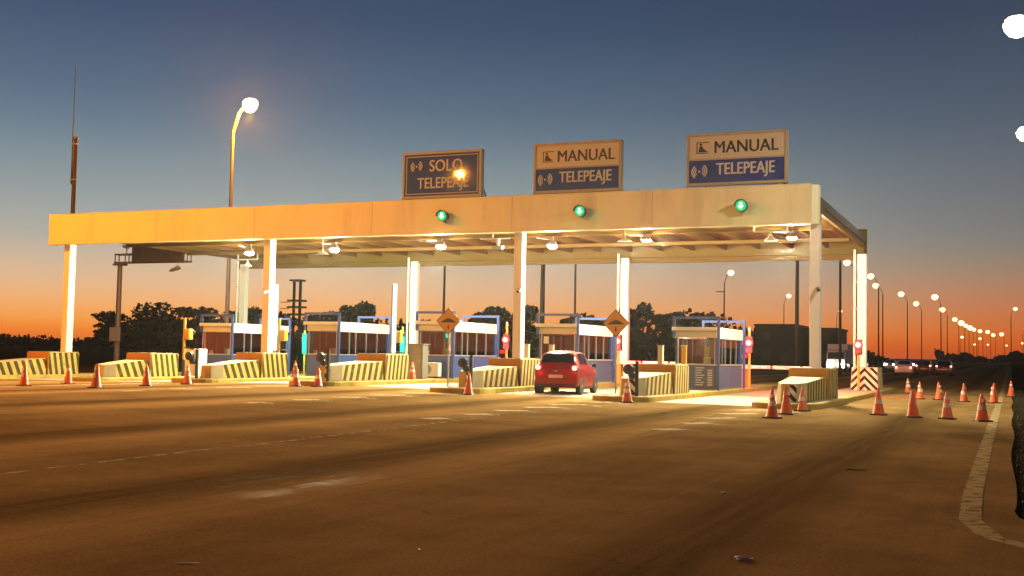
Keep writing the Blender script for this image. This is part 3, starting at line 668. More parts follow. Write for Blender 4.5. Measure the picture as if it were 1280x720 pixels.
# ------------------------------------------------------------------ toll booths
BX = [-34.55, -28.7, -22.95, -17.25, -11.4]; BY0, BY1 = 44.65, 49.25
booth_lab = ['blue toll booth with white roof band, leftmost of the five', 'blue toll booth with white roof band, second from the left', 'blue toll booth with an air conditioner before it, behind the left warning sign',
             'blue toll booth behind the red car', 'brightly lit blue toll booth with a price list at the right']
def booth(i):
    xc = BX[i]; z = ZT[i+1]-.012; w = .84
    t = thing('toll_booth', booth_lab[i], 'booth', (xc, 47, z), 0, 'toll booths')
    x0, x1, y0, y1 = xc-w, xc+w, BY0, BY1
    sill, head, top = .98, 2.06, 2.48
    MB().box(x0, x1, y0, y1, z, z+.06).build('plinth', 'grey', t)
    for nm, a in (('front_panel', (x0+.01, x1-.01, y0, y0+.06)), ('rear_panel', (x0+.01, x1-.01, y1-.06, y1))):
        MB().box(*a, z+.06, z+sill).build(nm, 'blue' if i < 4 else 'slate', t)
    MB().box(x0, x0+.06, y0+.07, y1-.07, z+.06, z+sill).build('side_panel', 'blue', t)
    MB().box(x1-.06, x1, y0+.07, y0+2.2, z+.06, z+sill).build('side_panel', 'blue' if i < 3 else 'slate', t)
    MB().box(x1-.06, x1, y0+2.24, y1-.07, z+.06, z+sill).build('door_panel', 'blue' if i < 3 else 'slate', t)
    MB().box(x0-.03, x1+.03, y0-.03, y1+.03, z+sill, z+sill+.04).build('sill', 'alu', t, bevel=.006)
    # corner posts
    for px, py in ((x0, y0), (x1, y0), (x0, y1), (x1, y1)):
        sx = .08 if px == x0 else -.08; sy = .08 if py == y0 else -.08
        MB().box(min(px, px+sx), max(px, px+sx), min(py, py+sy), max(py, py+sy), z+sill+.04, z+head).build('corner_post', 'bluef', t)
    # glazing
    def pane(a, b, axis, at_):
        if axis == 'Y': MB().box(a+.02, b-.02, at_-.006, at_+.006, z+sill+.05, z+head-.02).build('pane', 'glass', t)
        else: MB().box(at_-.006, at_+.006, a+.02, b-.02, z+sill+.05, z+head-.02).build('pane', 'glass', t)
    pane(x0+.08, x1-.08, 'Y', y0+.04); pane(x0+.08, x1-.08, 'Y', y1-.04)
    for q in ((x0+.08, x0+.12), (x1-.12, x1-.08)):
        MB().box(q[0], q[1], y0+.015, y0+.07, z+sill+.04, z+head).build('window_frame', 'alu', t)
    ys = [y0+.08, y0+1.0, y0+1.55, y0+2.5, y0+3.5, y1-.08]
    for a, b in zip(ys, ys[1:]):
        pane(a, b, 'X', x1-.04); pane(a, b, 'X', x0+.04)
    for yy in ys[1:-1]:
        for xx in (x0+.015, x1-.065):
            MB().box(xx, xx+.05, yy-.022, yy+.022, z+sill+.04, z+head).build('mullion', 'mull', t)
    # roof with deep white band on the flanks
    MB().box(x0-.12, x1+.02, y0-.16, y1+.12, z+head+.28, z+top).build('roof', 'white', t, bevel=.01)
    MB().box(x0-.02, x1-.02, y0-.04, y0+.05, z+head, z+head+.275).build('front_band', 'beige', t)
    MB().box(x1-.05, x1+.03, y0+.09, y1+.10, z+head-.02, z+head+.277).build('side_band', 'white', t)
    MB().box(x0-.06, x0+.03, y0+.09, y1+.10, z+head-.02, z+head+.277).build('side_band', 'white', t)
    MB().box(x0+.05, x1-.07, y0+.06, y1-.06, z+head+.15, z+head+.2).build('ceiling', 'inner', t)
    # blue portal frames standing over the roof
    for py in (y0-.08, y1+.02):
        for px in (x0-.04, x1+.07):
            MB().box(px-.05, px+.05, py-.05, py+.05, z if px > xc else z+head, z+2.86).build('portal_post', 'bluef', t)
        MB().box(x0-.09, x1+.12, py-.045, py+.045, z+2.80, z+2.90).build('portal_bar', 'bluef', t)
    # inside: counter, screen, chair, back wall
    MB().box(x0+.1, x1-.12, y0+.1, y0+.6, z+.9, z+.94).build('counter', 'inner', t)
    MB().box(x0+.08, x1-.1, y0+3.0, y0+3.05, z+.06, z+head).build('back_wall', 'inner', t)
    MB().box(xc-.25, xc+.15, y0+.42, y0+.47, z+1.05, z+1.35).build('screen', 'dark', t)
    MB().hexa([(xc+.2, y0+1.0, z+.5), (xc+.6, y0+1.0, z+.5), (xc+.6, y0+1.1, z+.5), (xc+.2, y0+1.1, z+.5), (xc+.22, y0+1.12, z+1.25), (xc+.58, y0+1.12, z+1.25), (xc+.58, y0+1.2, z+1.25), (xc+.22, y0+1.2, z+1.25)]).build('chair_back', 'dark', t, bevel=.03)
    MB().box(xc+.25, xc+.5, y0+.16, y0+.4, z+.945, z+1.3).build('paper_stack', 'beige', t, bevel=.03)
    MB().box(xc-.6, xc-.45, y0+.16, y0+.3, z+.945, z+1.2).build('ticket_printer', 'white', t, bevel=.02)
    if i == 4:
        MB().box(xc-.2, xc+.3, y0+1.2, y0+1.6, z+head+.115, z+head+.145).build('ceiling_lamp', 'em_room', t)
        light('POINT', (xc, y0+1.3, z+1.95), 90, (1, .8, .5), t, .2)
        p = MB().box(xc-.10, x1-.09, y0-.024, y0-.004, z+.12, z+.96).build('price_list', 'slate', t)
        for k in range(8):
            zz = z+.86-k*.095
            MB().box(xc-.02, xc+.34-.06*(k % 3), y0-.028, y0-.0245, zz, zz+.035).build('price_line', 'alu', p)
            if k > 0: MB().box(xc+.46, xc+.66, y0-.028, y0-.0245, zz-.01, zz+.05).build('price_tag', 'signwhite', p)
    if i == 3:
        MB().box(x0+.2, x0+.42, y0+.02, y0+.03, z+1.65, z+1.95).build('notice', 'white', t)
    if i in (2,):
        MB().box(x1-.35, x1-.15, y0+.02, y0+.03, z+1.75, z+1.95).build('notice', 'em_teal', t)
for i in range(5): booth(i)
# air conditioner before booth three
t = thing('air_conditioner', 'white air conditioner outdoor unit at the foot of the booth behind the warning sign', 'air conditioner', (-22.95, 44.3, ZT[3]))
z = ZT[3]-.012
MB().box(-23.35, -22.5, 44.1, 44.42, z+.08, z+.68).build('case', 'white', t, bevel=.02)
MB().lathe([(.22, 0), (.22, .02), (.17, .025)], (-23.05, 44.075, z+.38), 18, 'Y').build('fan_grille', 'grey', t)
for xx in (-23.2, -22.65): MB().box(xx-.04, xx+.04, 44.1, 44.42, z, z+.08).build('foot', 'dark', t)
# grey electric cabinet on island four
t = thing('electric_cabinet', 'tall grey electric cabinet behind the fourth striped barrier', 'cabinet', (-22.75, 42.8, z))
MB().box(-23.12, -22.42, 42.5, 43.0, z, z+1.42).build('case', 'grey', t, bevel=.015)
MB().box(-23.06, -22.48, 42.48, 42.498, z+.08, z+1.3).build('door', 'grey', t)
MB().box(-22.56, -22.52, 42.455, 42.48, z+.7, z+.84).build('handle', 'steel', t)
MB().box(-23.2, -22.35, 42.42, 43.06, z+1.421, z+1.47).build('lid', 'grey', t, bevel=.01)
# pale cabinet on island two
z = ZT[1]-.012
t = thing('signal_cabinet', 'pale cream cabinet beside the yellow post, left of the leftmost booth', 'cabinet', (-34.6, 43.2, z))
MB().box(-35.0, -34.2, 42.9, 43.5, z, z+1.25).build('case', 'white', t, bevel=.02)
MB().box(-34.94, -34.26, 42.88, 42.898, z+.1, z+1.15).build('door', 'white', t)
MB().box(-34.38, -34.34, 42.85, 42.88, z+.6, z+.74).build('handle', 'steel', t)

# ------------------------------------------------------------------ posts and signals on the islands
for i, lb in ((2, 'tall thin white tube post beside the second front column'), (3, 'tall thin white tube post on the fourth island')):
    x = -29.42 if i == 2 else -23.52; z = ZT[i]-.012
    t = thing('tube_post', lb, 'post', (x, 42, z), 0, 'white tube posts')
    MB().tube((x, 42, z), (x, 42, 1.45), .05).build('stand', 'steel', t)
    MB().tube((x, 42, 1.45), (x, 42, 4.3), .085, n=12).build('tube', 'em_tube', t)
    MB().box(x-.13, x-.087, 41.95, 42.05, 1.45, 4.25).build('backing', 'grey', t)
for i, x, lb in ((1, -34.58, 'yellow signal post on the second island from left'), (2, -29.43, 'yellow signal post beside the tube post, third island'), (3, -23.7, 'yellow signal post behind the fourth barrier')):
    z = ZT[i]-.012; y = 42.3
    t = thing('signal_post', lb, 'post', (x, y, z), 0, 'yellow signal posts')
    MB().tube((x, y, z), (x, y, z+.75), .075).build('base', 'dark', t)
    MB().tube((x, y, z+.75), (x, y, 2.85), .06).build('pole', 'yellow', t)
    MB().box(x+.10, x+.34, y-.1, y+.2, 1.85, 2.35).build('signal_head', 'yellow', t, bevel=.04)
    MB().box(x+.04, x+.1, y-.03, y+.03, 2.0, 2.1).build('arm', 'steel', t)
    MB().lathe([(.1, 0), (.1, .1), (.07, .12)], (x+.25, y+.25, 2.2), 12, 'Y').build('lens', 'dark', t)
    MB().tube((x+.05, y, 1.5), (x+.55, y, 1.42), .03).build('side_arm', 'dark', t)
for i, x, y, h, lb in ((4, -17.3, 41.45, 1.85, 'short square post behind the barrier left of the red car'), (5, -11.42, 39.7, 1.85, 'short square post on the barrier of the price list booth'), (5, -11.42, 42.9, 1.9, 'short yellow square post just before the price list booth'), (4, -16.95, 43.2, 1.85, 'short square post rising above the red car roof')):
    z = ZT[i]-.012+(1.0 if y < 41 else 0)
    t = thing('marker_post', lb, 'post', (x, y, z), 0, 'square marker posts')
    MB().box(x-.09, x+.09, y-.09, y+.09, z+.02, h).build('shaft', 'beige' if 'yellow' not in lb else 'yellow', t, bevel=.012)
    MB().box(x-.12, x+.12, y-.12, y+.12, z, z+.04).build('base_plate', 'steel', t)
    MB().box(x-.1, x+.1, y-.1, y+.1, h, h+.03).build('cap', 'beige', t)
# dark lamps at the barrier noses
for i, lb in ((2, 'dark hazard lamp on a post at the nose of the third barrier'), (3, 'dark hazard lamp on a post at the nose of the fourth barrier'), (4, 'dark hazard lamp at the nose of the barrier left of the red car'), (5, 'dark hazard lamp at the nose of the barrier right of the red car')):
    x = ISL[i]+(.42 if i > 2 else -.1); y = nose[i]+.95; z = ZT[i]-.012
    t = thing('hazard_lamp', lb, 'lamp', (x, y, z), 0, 'dark nose lamps')
    MB().box(x-.05, x+.05, y-.04, y+.04, z, z+1.12).build('post', 'dark', t)
    MB().lathe([(.12, -.16), (.17, -.12), (.17, .02), (.1, .06)], (x-.24, y-.1, z+.86), 14, 'Y').build('lamp_head', 'dark', t)
    MB().lathe([(.11, -.165), (.05, -.185)], (x-.24, y-.1, z+.86), 12, 'Y').build('lens', 'dark', t)
    MB().lathe([(.09, -.12), (.12, -.08), (.12, .02)], (x-.13, y-.08, z+.66), 12, 'Y').build('lower_head', 'dark', t)
# exit signals and boom gates behind the booths
SG = [(-40.2, 'pink', 'small pink lit signal post left of the leftmost booth', 0), (-33.8, 'teal', 'small teal lit signal post between the two left booths', 1), (-28.0, 'teal', 'green lit signal post beside the second booth', 2), (-22.3, 'red', 'red exit signal right of the booth behind the warning sign', 3), (-16.65, 'red', 'red exit signal right of the booth behind the red car', 4), (-10.6, 'red', 'red exit signal beside the price list booth', 5), (-6.15, 'red', 'red signal on a yellow post before the chevron block, right', 6)]
for x, colr, lb, i in SG:
    y = 50.9 if i < 6 else 52.55; z = ZT[i]-.012
    t = thing('exit_signal', lb, 'signal light', (x, y, z), 0, 'lane exit signals')
    MB().tube((x, y, z), (x, y, z+2.45 if i < 6 else z+1.75), .055).build('post', 'yellow', t)
    if colr == 'red':
        MB().box(x-.15, x+.15, y-.12, y+.1, 1.72, 2.45 if i < 6 else 2.4).build('signal_head', 'dark', t, bevel=.02)
        rl = MB().lathe([(.20, -.13), (.195, -.16), (.12, -.18)], (x, y, 2.16), 14, 'Y').build('red_lens', 'em_red', t, smooth=True)
        MB().lathe([(.165, -.178), (.09, -.19)], (x, y, 2.16), 14, 'Y').build('glow_ring', 'em_redm', rl, smooth=True)  # ring added round the core to imitate the signal's glow
        MB().lathe([(.10, -.193), (.03, -.20)], (x, y, 2.16), 14, 'Y').build('bulb', 'em_redw', rl, smooth=True)
        MB().lathe([(.11, -.13), (.09, -.15)], (x, y, 1.88), 12, 'Y').build('dark_lens', 'dark', t)
        light('POINT', (x, y-.9, 2.16), 420, (1, .04, .03), t, .12)
        if i < 6:
            MB().box(x-.28, x-.02, y-.2, y-.07, 1.5, 1.66).build('lower_lamp', 'em_red', t, bevel=.03)
            light('POINT', (x-.2, y-.7, 1.7), 300, (1, .04, .05), t, .1)
            MB().tube((x, y, z+2.46), (x, y, z+2.66), .05).build('beacon', 'beige', t)
    else:
        MB().box(x-.1, x+.1, y-.1, y+.1, 1.3, 2.35).build('signal_head', 'em_pink' if colr == 'pink' else 'em_teal', t, bevel=.02)
        light('POINT', (x, y-.5, 1.9), 300, (1, .1, .2) if colr == 'pink' else (.05, 1, .4), t, .1)
for i, x, xe, lb in ((5, -10.95, -7.55, 'white boom gate closed across the right-hand lane'), (4, -16.9, -13.2, 'white boom gate across the lane ahead of the red car')):
    z = ZT[i]-.012; y = 51.6
    t = thing('boom_gate', lb, 'barrier gate', (x, y, z), 0, 'boom gates')
    MB().box(x-.2, x+.2, y-.2, y+.2, z, z+1.02).build('gate_cabinet', 'orange', t, bevel=.02)
    MB().box(x-.08, x+.35, y-.32, y-.21, z+.82, z+1.0).build('boom_hub', 'white', t)
    MB().box(x+.3, xe, y-.30, y-.24, z+.84, z+.98).build('boom_arm', 'boom', t)
# chevron guard around the rear right column
t = thing('chevron_guard', 'black and cream chevron block at the foot of the rear right column', 'barrier', (-5.95, 53.3, ZT[6]-.012)); z = ZT[6]-.012
MB().hexa([(-6.55, 53.0, z), (-5.35, 53.0, z), (-5.35, 54.9, z), (-6.55, 54.9, z), (-6.5, 53.05, z+1.02), (-5.4, 53.05, z+1.02), (-5.4, 54.9, z+1.02), (-6.5, 54.9, z+1.02)]).build('block', 'conc', t, bevel=.015)
MB().add([(-6.53, 52.985, z+.02), (-5.37, 52.985, z+.02), (-5.42, 53.035, z+1.0), (-6.48, 53.035, z+1.0), (-6.53, 53.0, z+.02), (-5.37, 53.0, z+.02), (-5.42, 53.05, z+1.0), (-6.48, 53.05, z+1.0)], [(0, 1, 2, 3), (7, 6, 5, 4), (0, 4, 5, 1), (1, 5, 6, 2), (2, 6, 7, 3), (3, 7, 4, 0)]).build('chevron_face', 'chev', t)

# warning signs
for x, y, lb, i in ((-18.63, 37.3, 'orange diamond hump sign on a thin post, the left of two', 4), (-12.62, 38.3, 'orange diamond hump sign on a thin post right of the red car', 5)):
    z = gz(x, y); zc = 2.62; r = .49
    t = thing('warning_sign', lb, 'sign', (x, y, z), 0, 'hump warning signs')
    MB().tube((x, y, z), (x, y, zc+.3), .035).build('post', 'steel', t)
    MB().tube((x, y, z), (x, y, z+.04), .11).build('base', 'steel', t)
    dm = lambda q: [(x, zc-q), (x+q, zc), (x, zc+q), (x-q, zc)]
    MB().prism(dm(r), 'Y', y-.06, y-.045).build('border', 'black', t)
    MB().prism(dm(r-.035), 'Y', y-.064, y-.0605).build('face', 'diamond', t)
    hump = [(x-.29+.58*k/12, zc-.02+.12*math.sin(math.pi*k/12)**1.4) for k in range(13)]
    MB().prism(hump + [(x+.29, zc-.05), (x-.29, zc-.05)], 'Y', y-.067, y-.0645).build('hump_symbol', 'black', t)
    MB().prism([(x, zc-.32), (x+.04, zc-.23), (x+.02, zc-.23), (x+.02, zc-.14), (x-.02, zc-.14), (x-.02, zc-.23), (x-.04, zc-.23)], 'Y', y-.067, y-.0645).build('arrow_symbol', 'black', t)

# ------------------------------------------------------------------ traffic cones
def cone_proto(m_):
    t = thing('traffic_cone', 'cone', 'traffic cone', (0, 0, 0), 0, 'traffic cones')
    MB().hexa([(-.19, -.19, 0), (.19, -.19, 0), (.19, .19, 0), (-.19, .19, 0), (-.175, -.175, .035), (.175, -.175, .035), (.175, .175, .035), (-.175, .175, .035)]).build('base', 'rubber', t, world=False)
    MB().lathe([(.165, .036), (.15, .06), (.032, .70), (.018, .715), (.012, .715)], (0, 0, 0), 18).build('body', m_, t, True, world=False)
    def rad(h): return .15+(.032-.15)*(h-.06)/.64+.003
    for a, b in ((.30, .42), (.50, .58)):
        MB().lathe([(rad(a)-.006, a-.001), (rad(a), a), (rad(b), b), (rad(b)-.006, b+.001)], (0, 0, 0), 18).build('reflective_band', 'band', t, True, world=False)
    return t
c_new = cone_proto('cone'); c_old = cone_proto('cone_old')
CONES = [(-29.53, 28.26, 'traffic cone before the far left barrier, leftmost cone of all'), (-31.0, 31.68, 'traffic cone before the leftmost front column, second cone from left'), (-25.62, 27.32, 'traffic cone at the front end of the second barrier, third cone from left'),
         (-26.22, 30.25, 'traffic cone at the rear end of the second barrier'), (-26.8, 33.03, 'traffic cone left of the third barrier, below the leftmost booth'), (-22.75, 33.8, 'traffic cone right of the third barrier, the taller of two there'), (-22.15, 34.25, 'traffic cone at the left nose of the fourth barrier'),
         (-16.35, 34.25, 'traffic cone at the nose of the barrier left of the red car'), (-10.95, 34.4, 'traffic cone right of the right-hand warning sign post'),
         (-5.41, 28.7, 'nearest traffic cone of three before the right barrier'), (-5.48, 31.1, 'middle traffic cone of three before the right barrier'), (-5.44, 33.4, 'faded plain cone touching the nose of the right barrier'),
         (-3.3, 32.67, 'leftmost cone of the near row of four at right'), (-2.37, 32.0, 'second cone of the near row of four at right'), (-1.52, 31.82, 'faded third cone of the near row of four at right'), (-.67, 31.23, 'rightmost cone of the near row of four at right'),
         (-3.3, 48.1, 'leftmost cone of the far row at right'), (-2.58, 47.9, 'second cone of the far row at right'), (-1.63, 46.4, 'third cone of the far row at right'), (-.6, 46.05, 'fourth cone of the far row at right'), (-.02, 55.8, 'cone on the road edge, rightmost of all'),
         (-4.4, 56.5, 'pale cone just right of the chevron block'), (-8.9, 50.4, 'left of two small cones beyond the boom gate'), (-8.35, 50.6, 'right of two small cones beyond the boom gate')]
for k, (x, y, lb) in enumerate(CONES):
    old = 'faded' in lb or 'pale' in lb
    src = c_old if old else c_new
    cq = dup(src, (x, y, gz(x, y)+.004), random.uniform(-.6, .6), lb, None, (random.uniform(.94, 1.06),)*2 + (random.uniform(.95, 1.04),))
    for ch in cq.children:
        if ch.name.startswith('body') or ch.name.startswith('refl'): ch.rotation_euler = (random.uniform(-.035, .035), random.uniform(-.035, .035), 0)
for x, y, i, lb in ((-28.0, 41.5, 2, 'traffic cone standing on the island behind the third barrier'), (-22.35, 41.5, 3, 'traffic cone standing on the island by the grey cabinet')):
    dup(c_new, (x, y, ZT[i]-.01), .3, lb)
for p in (c_new, c_old):
    for ch in list(p.children): bpy.data.objects.remove(ch)
    bpy.data.objects.remove(p)

# ------------------------------------------------------------------ cars
def lerp_tab(tab, y):
    if y <= tab[0][0]: return tab[0][1:]
    for a, b in zip(tab, tab[1:]):
        if y <= b[0]:
            t = (y-a[0])/(b[0]-a[0]); t = t*t*(3-2*t)*.35+t*.65
            return [p+(q-p)*t for p, q in zip(a[1:], b[1:])]
    return tab[-1][1:]
HATCH = [ # y, sill z, belt z, roof z, half width low, half width belt, half width roof
    (0.00, .34, .80, .86, .72, .74, .66), (.05, .26, .90, .95, .77, .78, .64), (.16, .24, .95, 1.14, .79, .80, .61), (.34, .23, .96, 1.42, .80, .81, .585), (.55, .22, .95, 1.485, .81, .815, .59),
    (1.1, .21, .93, 1.52, .815, .82, .60), (1.7, .21, .91, 1.50, .815, .82, .595), (2.05, .21, .90, 1.44, .81, .815, .58), (2.75, .21, .89, .98, .80, .80, .66), (3.1, .22, .80, .87, .78, .77, .60), (3.4, .26, .68, .74, .70, .69, .50), (3.55, .34, .56, .60, .58, .56, .38)]
SEDAN = [(0.0, .36, .82, .88, .74, .74, .62), (.06, .28, .92, .97, .80, .79, .62), (.55, .25, .95, 1.03, .83, .83, .60), (1.15, .24, .95, 1.40, .84, .84, .56), (1.5, .23, .94, 1.46, .84, .84, .58), (2.3, .23, .92, 1.45, .84, .84, .58), (2.6, .23, .91, 1.38, .84, .83, .57),
         (3.3, .23, .90, .99, .83, .82, .68), (3.9, .26, .78, .84, .80, .78, .62), (4.2, .34, .60, .64, .66, .64, .45)]
def car(name, label, tab, paint, loc, rz, lit='tail', group=None, plate=True):
    t = thing(name, label, 'car', loc, rz, group)
    Lc = tab[-1][0]; yc = Lc/2
    def sec(y):
        s, b, r, wl, wb, wr = lerp_tab(tab, y)
        m1 = s+(b-s)*.35
        return [(wl*.90, s), (wl*.985, s+.06), (wl*1.0, m1), (wb*1.005, b-.16), (wb, b-.03), (wb-(wb-wr)*.12, b+.03), (wr+(wb-wr)*.16, r-.13*min(1, (r-b)/.4)-.01), (wr, r-.05), (wr-.09, r-.012), (wr*.5, r+.018), (0, r+.026)]
    def P(y, u):       # u 0..10 along the half section
        q = sec(y); i = min(9, int(u)); f = u-i
        return (q[i][0]+(q[i+1][0]-q[i][0])*f, y-yc, q[i][1]+(q[i+1][1]-q[i][1])*f)
    ys = []
    for a, b in zip(tab, tab[1:]):
        n = max(2, int((b[0]-a[0])/.09))
        ys += [a[0]+(b[0]-a[0])*k/n for k in range(n)]
    ys.append(Lc); us = [k*.5 for k in range(21)]
    mbb = MB(); nu = len(us)*2-1
    for y in ys:
        row = [P(y, u) for u in us]
        mbb.v += row + [(-p[0], p[1], p[2]) for p in row[-2::-1]]
    for a in range(len(ys)-1):
        for i in range(nu-1): mbb.f.append((a*nu+i, a*nu+i+1, (a+1)*nu+i+1, (a+1)*nu+i))
        mbb.f.append((a*nu+nu-1, a*nu, (a+1)*nu, (a+1)*nu+nu-1))
    mbb.f.append(tuple(range(nu))[::-1]); mbb.f.append(tuple(range((len(ys)-1)*nu, len(ys)*nu)))
    body = mbb.build('body', paint, t, True, world=False)
    def patch(nm, y0, y1, u0, u1, sgn, material, off=.008, both=False, ny=6, nu_=5, par=None, taper=(0, 0)):
        mbp = MB(); us_ = [u0+(u1-u0)*k/nu_ for k in range(nu_+1)]
        if both: us_ = us_ + us_[-2::-1]
        n = len(us_); half = nu_+1
        for a in range(ny+1):
            for k, u in enumerate(us_):
                yy0 = y0+taper[0]*(k/(n-1)); yy1 = y1+taper[1]*(k/(n-1))
                y = yy0+(yy1-yy0)*a/ny
                p = P(y, u); sg = sgn if (not both or k < half) else -sgn
                v = Vector((p[0]*sg, p[1], p[2])); nrm = Vector((v.x, (v.y)*.4, v.z-.6)).normalized()
                mbp.v.append(tuple(v+nrm*off))
        for a in range(ny):
            for k in range(n-1): mbp.f.append((a*n+k, a*n+k+1, (a+1)*n+k+1, (a+1)*n+k))
        return mbp.build(nm, material, par or t, True, world=False)
    hb = tab is HATCH
    if hb:
        patch('rear_window', .13, .34, 7.6, 10, 1, 'carglass', .01, True)
        patch('windscreen', 2.12, 2.68, 7.6, 10, 1, 'carglass', .01, True)
        side = ((.62, 1.15), (1.22, 1.98))
    else:
        patch('rear_window', .66, 1.12, 7.6, 10, 1, 'carglass', .01, True)
        patch('windscreen', 2.66, 3.25, 7.6, 10, 1, 'carglass', .01, True)
        side = ((1.3, 1.95), (2.0, 2.6))
    for sgn in (1, -1):
        for k, (a, b) in enumerate(side):
            patch('side_window', a, b, 5.25, 6.75, sgn, 'carglass', .008, taper=((.12 if k == 0 else 0), (0 if k == 0 else -.22)))
        for yy in ((1.19, 2.06) if hb else (1.97, 2.72)): patch('door_gap', yy, yy+.014, 1.2, 5.0, sgn, 'black', .004, ny=1, nu_=8)
        # wheels
        for wy in (.62, Lc-.66):
            w = MB().lathe([(.20, -.09), (.285, -.085), (.295, -.06), (.295, .06), (.285, .085), (.20, .09)], (0, 0, 0), 20, 'X').build('wheel', 'rubber', t, True, world=False)
            w.location = (sgn*.72, wy-yc, .295)
            MB().lathe([(.195, .05), (.19, .092), (.06, .085), (.05, .10)], (0, 0, 0), 16, 'X').build('rim', 'rim', w, True, world=False).scale = (sgn, 1, 1)
            MB().lathe([(.35, -.06), (.35, .0), (.30, .02)], (sgn*.795, wy-yc, .31), 20, 'X').build('wheel_arch', 'black', t, world=False)
        # mirror, handle, sill
        MB().hexa([(sgn*.80, .42+(.0 if hb else .5), .95), (sgn*.98, .40+(.0 if hb else .5), .95), (sgn*.98, .52+(.0 if hb else .5), .95), (sgn*.80, .55+(.0 if hb else .5), .95), (sgn*.82, .42+(.0 if hb else .5), 1.10), (sgn*.97, .42+(.0 if hb else .5), 1.10), (sgn*.97, .50+(.0 if hb else .5), 1.10), (sgn*.82, .54+(.0 if hb else .5), 1.10)]).build('mirror', paint if not hb else 'dark', t, world=False, bevel=.02)
        MB().box(min(sgn*.815, sgn*.84), max(sgn*.815, sgn*.84), -.42, -.28, .80, .83).build('door_handle', 'dark', t, world=False)
        MB().box(min(sgn*.70, sgn*.80), max(sgn*.70, sgn*.80), -yc+1.0, yc-1.1, .19, .25).build('sill_trim', 'black', t, world=False)
        tl = MB().hexa([(sgn*.50, -yc+.0, .80), (sgn*.77, -yc+.06, .80), (sgn*.76, -yc+.14, .80), (sgn*.5, -yc+.1, .80), (sgn*.56, -yc+.05, 1.02), (sgn*.755, -yc+.10, 1.02), (sgn*.75, -yc+.2, 1.02), (sgn*.56, -yc+.15, 1.02)]) if hb else MB().hexa([(sgn*.5, -yc-.01, .70), (sgn*.76, -yc+.02, .70), (sgn*.78, -yc+.14, .70), (sgn*.5, -yc+.1, .70), (sgn*.5, -yc+.0, .88), (sgn*.76, -yc+.04, .88), (sgn*.78, -yc+.14, .88), (sgn*.5, -yc+.1, .88)])
        q = tl.build('tail_lamp', 'em_tail' if lit == 'tail' else 'red', t, world=False, bevel=.02)
        if lit == 'tail':
            MB().lathe([(.085, -.03), (.08, -.05), (.02, -.06)], (sgn*.665, -yc+.07, .93) if hb else (sgn*.65, -yc+.03, .79), 12, 'Y').build('brake_bulb', 'em_tailw', q, True, world=False)
            light('POINT', (0, 0, 0), 6, (1, .05, .02), None, .08).parent = t
            bpy.context.view_layer.objects.active = None
            COL.objects[-1].location = (sgn*.65, -yc-.35, .85)
        MB().hexa([(sgn*.42, Lc-yc-.22, .60), (sgn*.62, Lc-yc-.34, .60), (sgn*.66, Lc-yc-.42, .60), (sgn*.42, Lc-yc-.3, .60), (sgn*.42, Lc-yc-.26, .76), (sgn*.60, Lc-yc-.36, .76), (sgn*.64, Lc-yc-.46, .76), (sgn*.42, Lc-yc-.36, .76)]).build('headlamp', 'em_head' if lit == 'head' else 'alu', t, world=False)
    MB().box(-.26, .26, -yc-.018, -yc+.05, .58, .69).build('number_plate', 'plate', t, world=False)
    MB().box(-.74, .74, -yc-.012, -yc+.1, .30, .36).build('bumper_trim', 'dark', t, world=False)
    MB().box(-.70, .70, -yc-.006, -yc+.06, .535, .548).build('bumper_gap', 'black', t, world=False)
    MB().box(-.05, .05, -yc-.02, -yc+.02, .80, .85).build('badge', 'rim', t, world=False)
    if lit == 'head':
        for sgn in (1, -1):
            MB().lathe([(.20, 0), (.17, .06), (.05, .1)], (sgn*.55, Lc-yc-.2, .68), 12, 'Y').build('headlamp_lens', 'em_head', t, True, world=False)
    return t
car('red_hatchback', 'small red hatchback entering a toll lane with its tail lamps lit', HATCH, 'red', (-14.95, 39.75, gz(-14.6, 39.7)+.004), R(7), 'tail')
car('white_sedan', 'white sedan driving away beyond the canopy, seen from behind', SEDAN, 'wcar', (-9.35, 116, gz(-9.3, 116)+.004), R(2), 'tail')
car('dark_car', 'dark car half hidden right of the white sedan', HATCH, 'dcar', (-8.2, 126, gz(-8, 126)+.004), R(0), 'tail')
car('grey_car', 'dark grey car driving away on the far right of the road', HATCH, 'dcar', (-6.1, 123, gz(-6, 123)+.004), R(0), 'tail')
ON = [(-19.5, 150, 'oncoming car with glaring headlamps just right of the right front column'), (-17.6, 152, 'second oncoming car close beside the first, right of the front column'), (-15.5, 170, 'oncoming car with glaring headlamps above the white sedan'), (-14.2, 190, 'oncoming car with bright headlamps between the two cars driving away'), (-12.8, 182, 'oncoming car with bright headlamps left of the far grey car')]
for x, y, lb in ON:
    car('oncoming_car', lb, SEDAN, 'silver', (x, y, gz(x, y)+.004), R(180), 'head', 'oncoming cars')

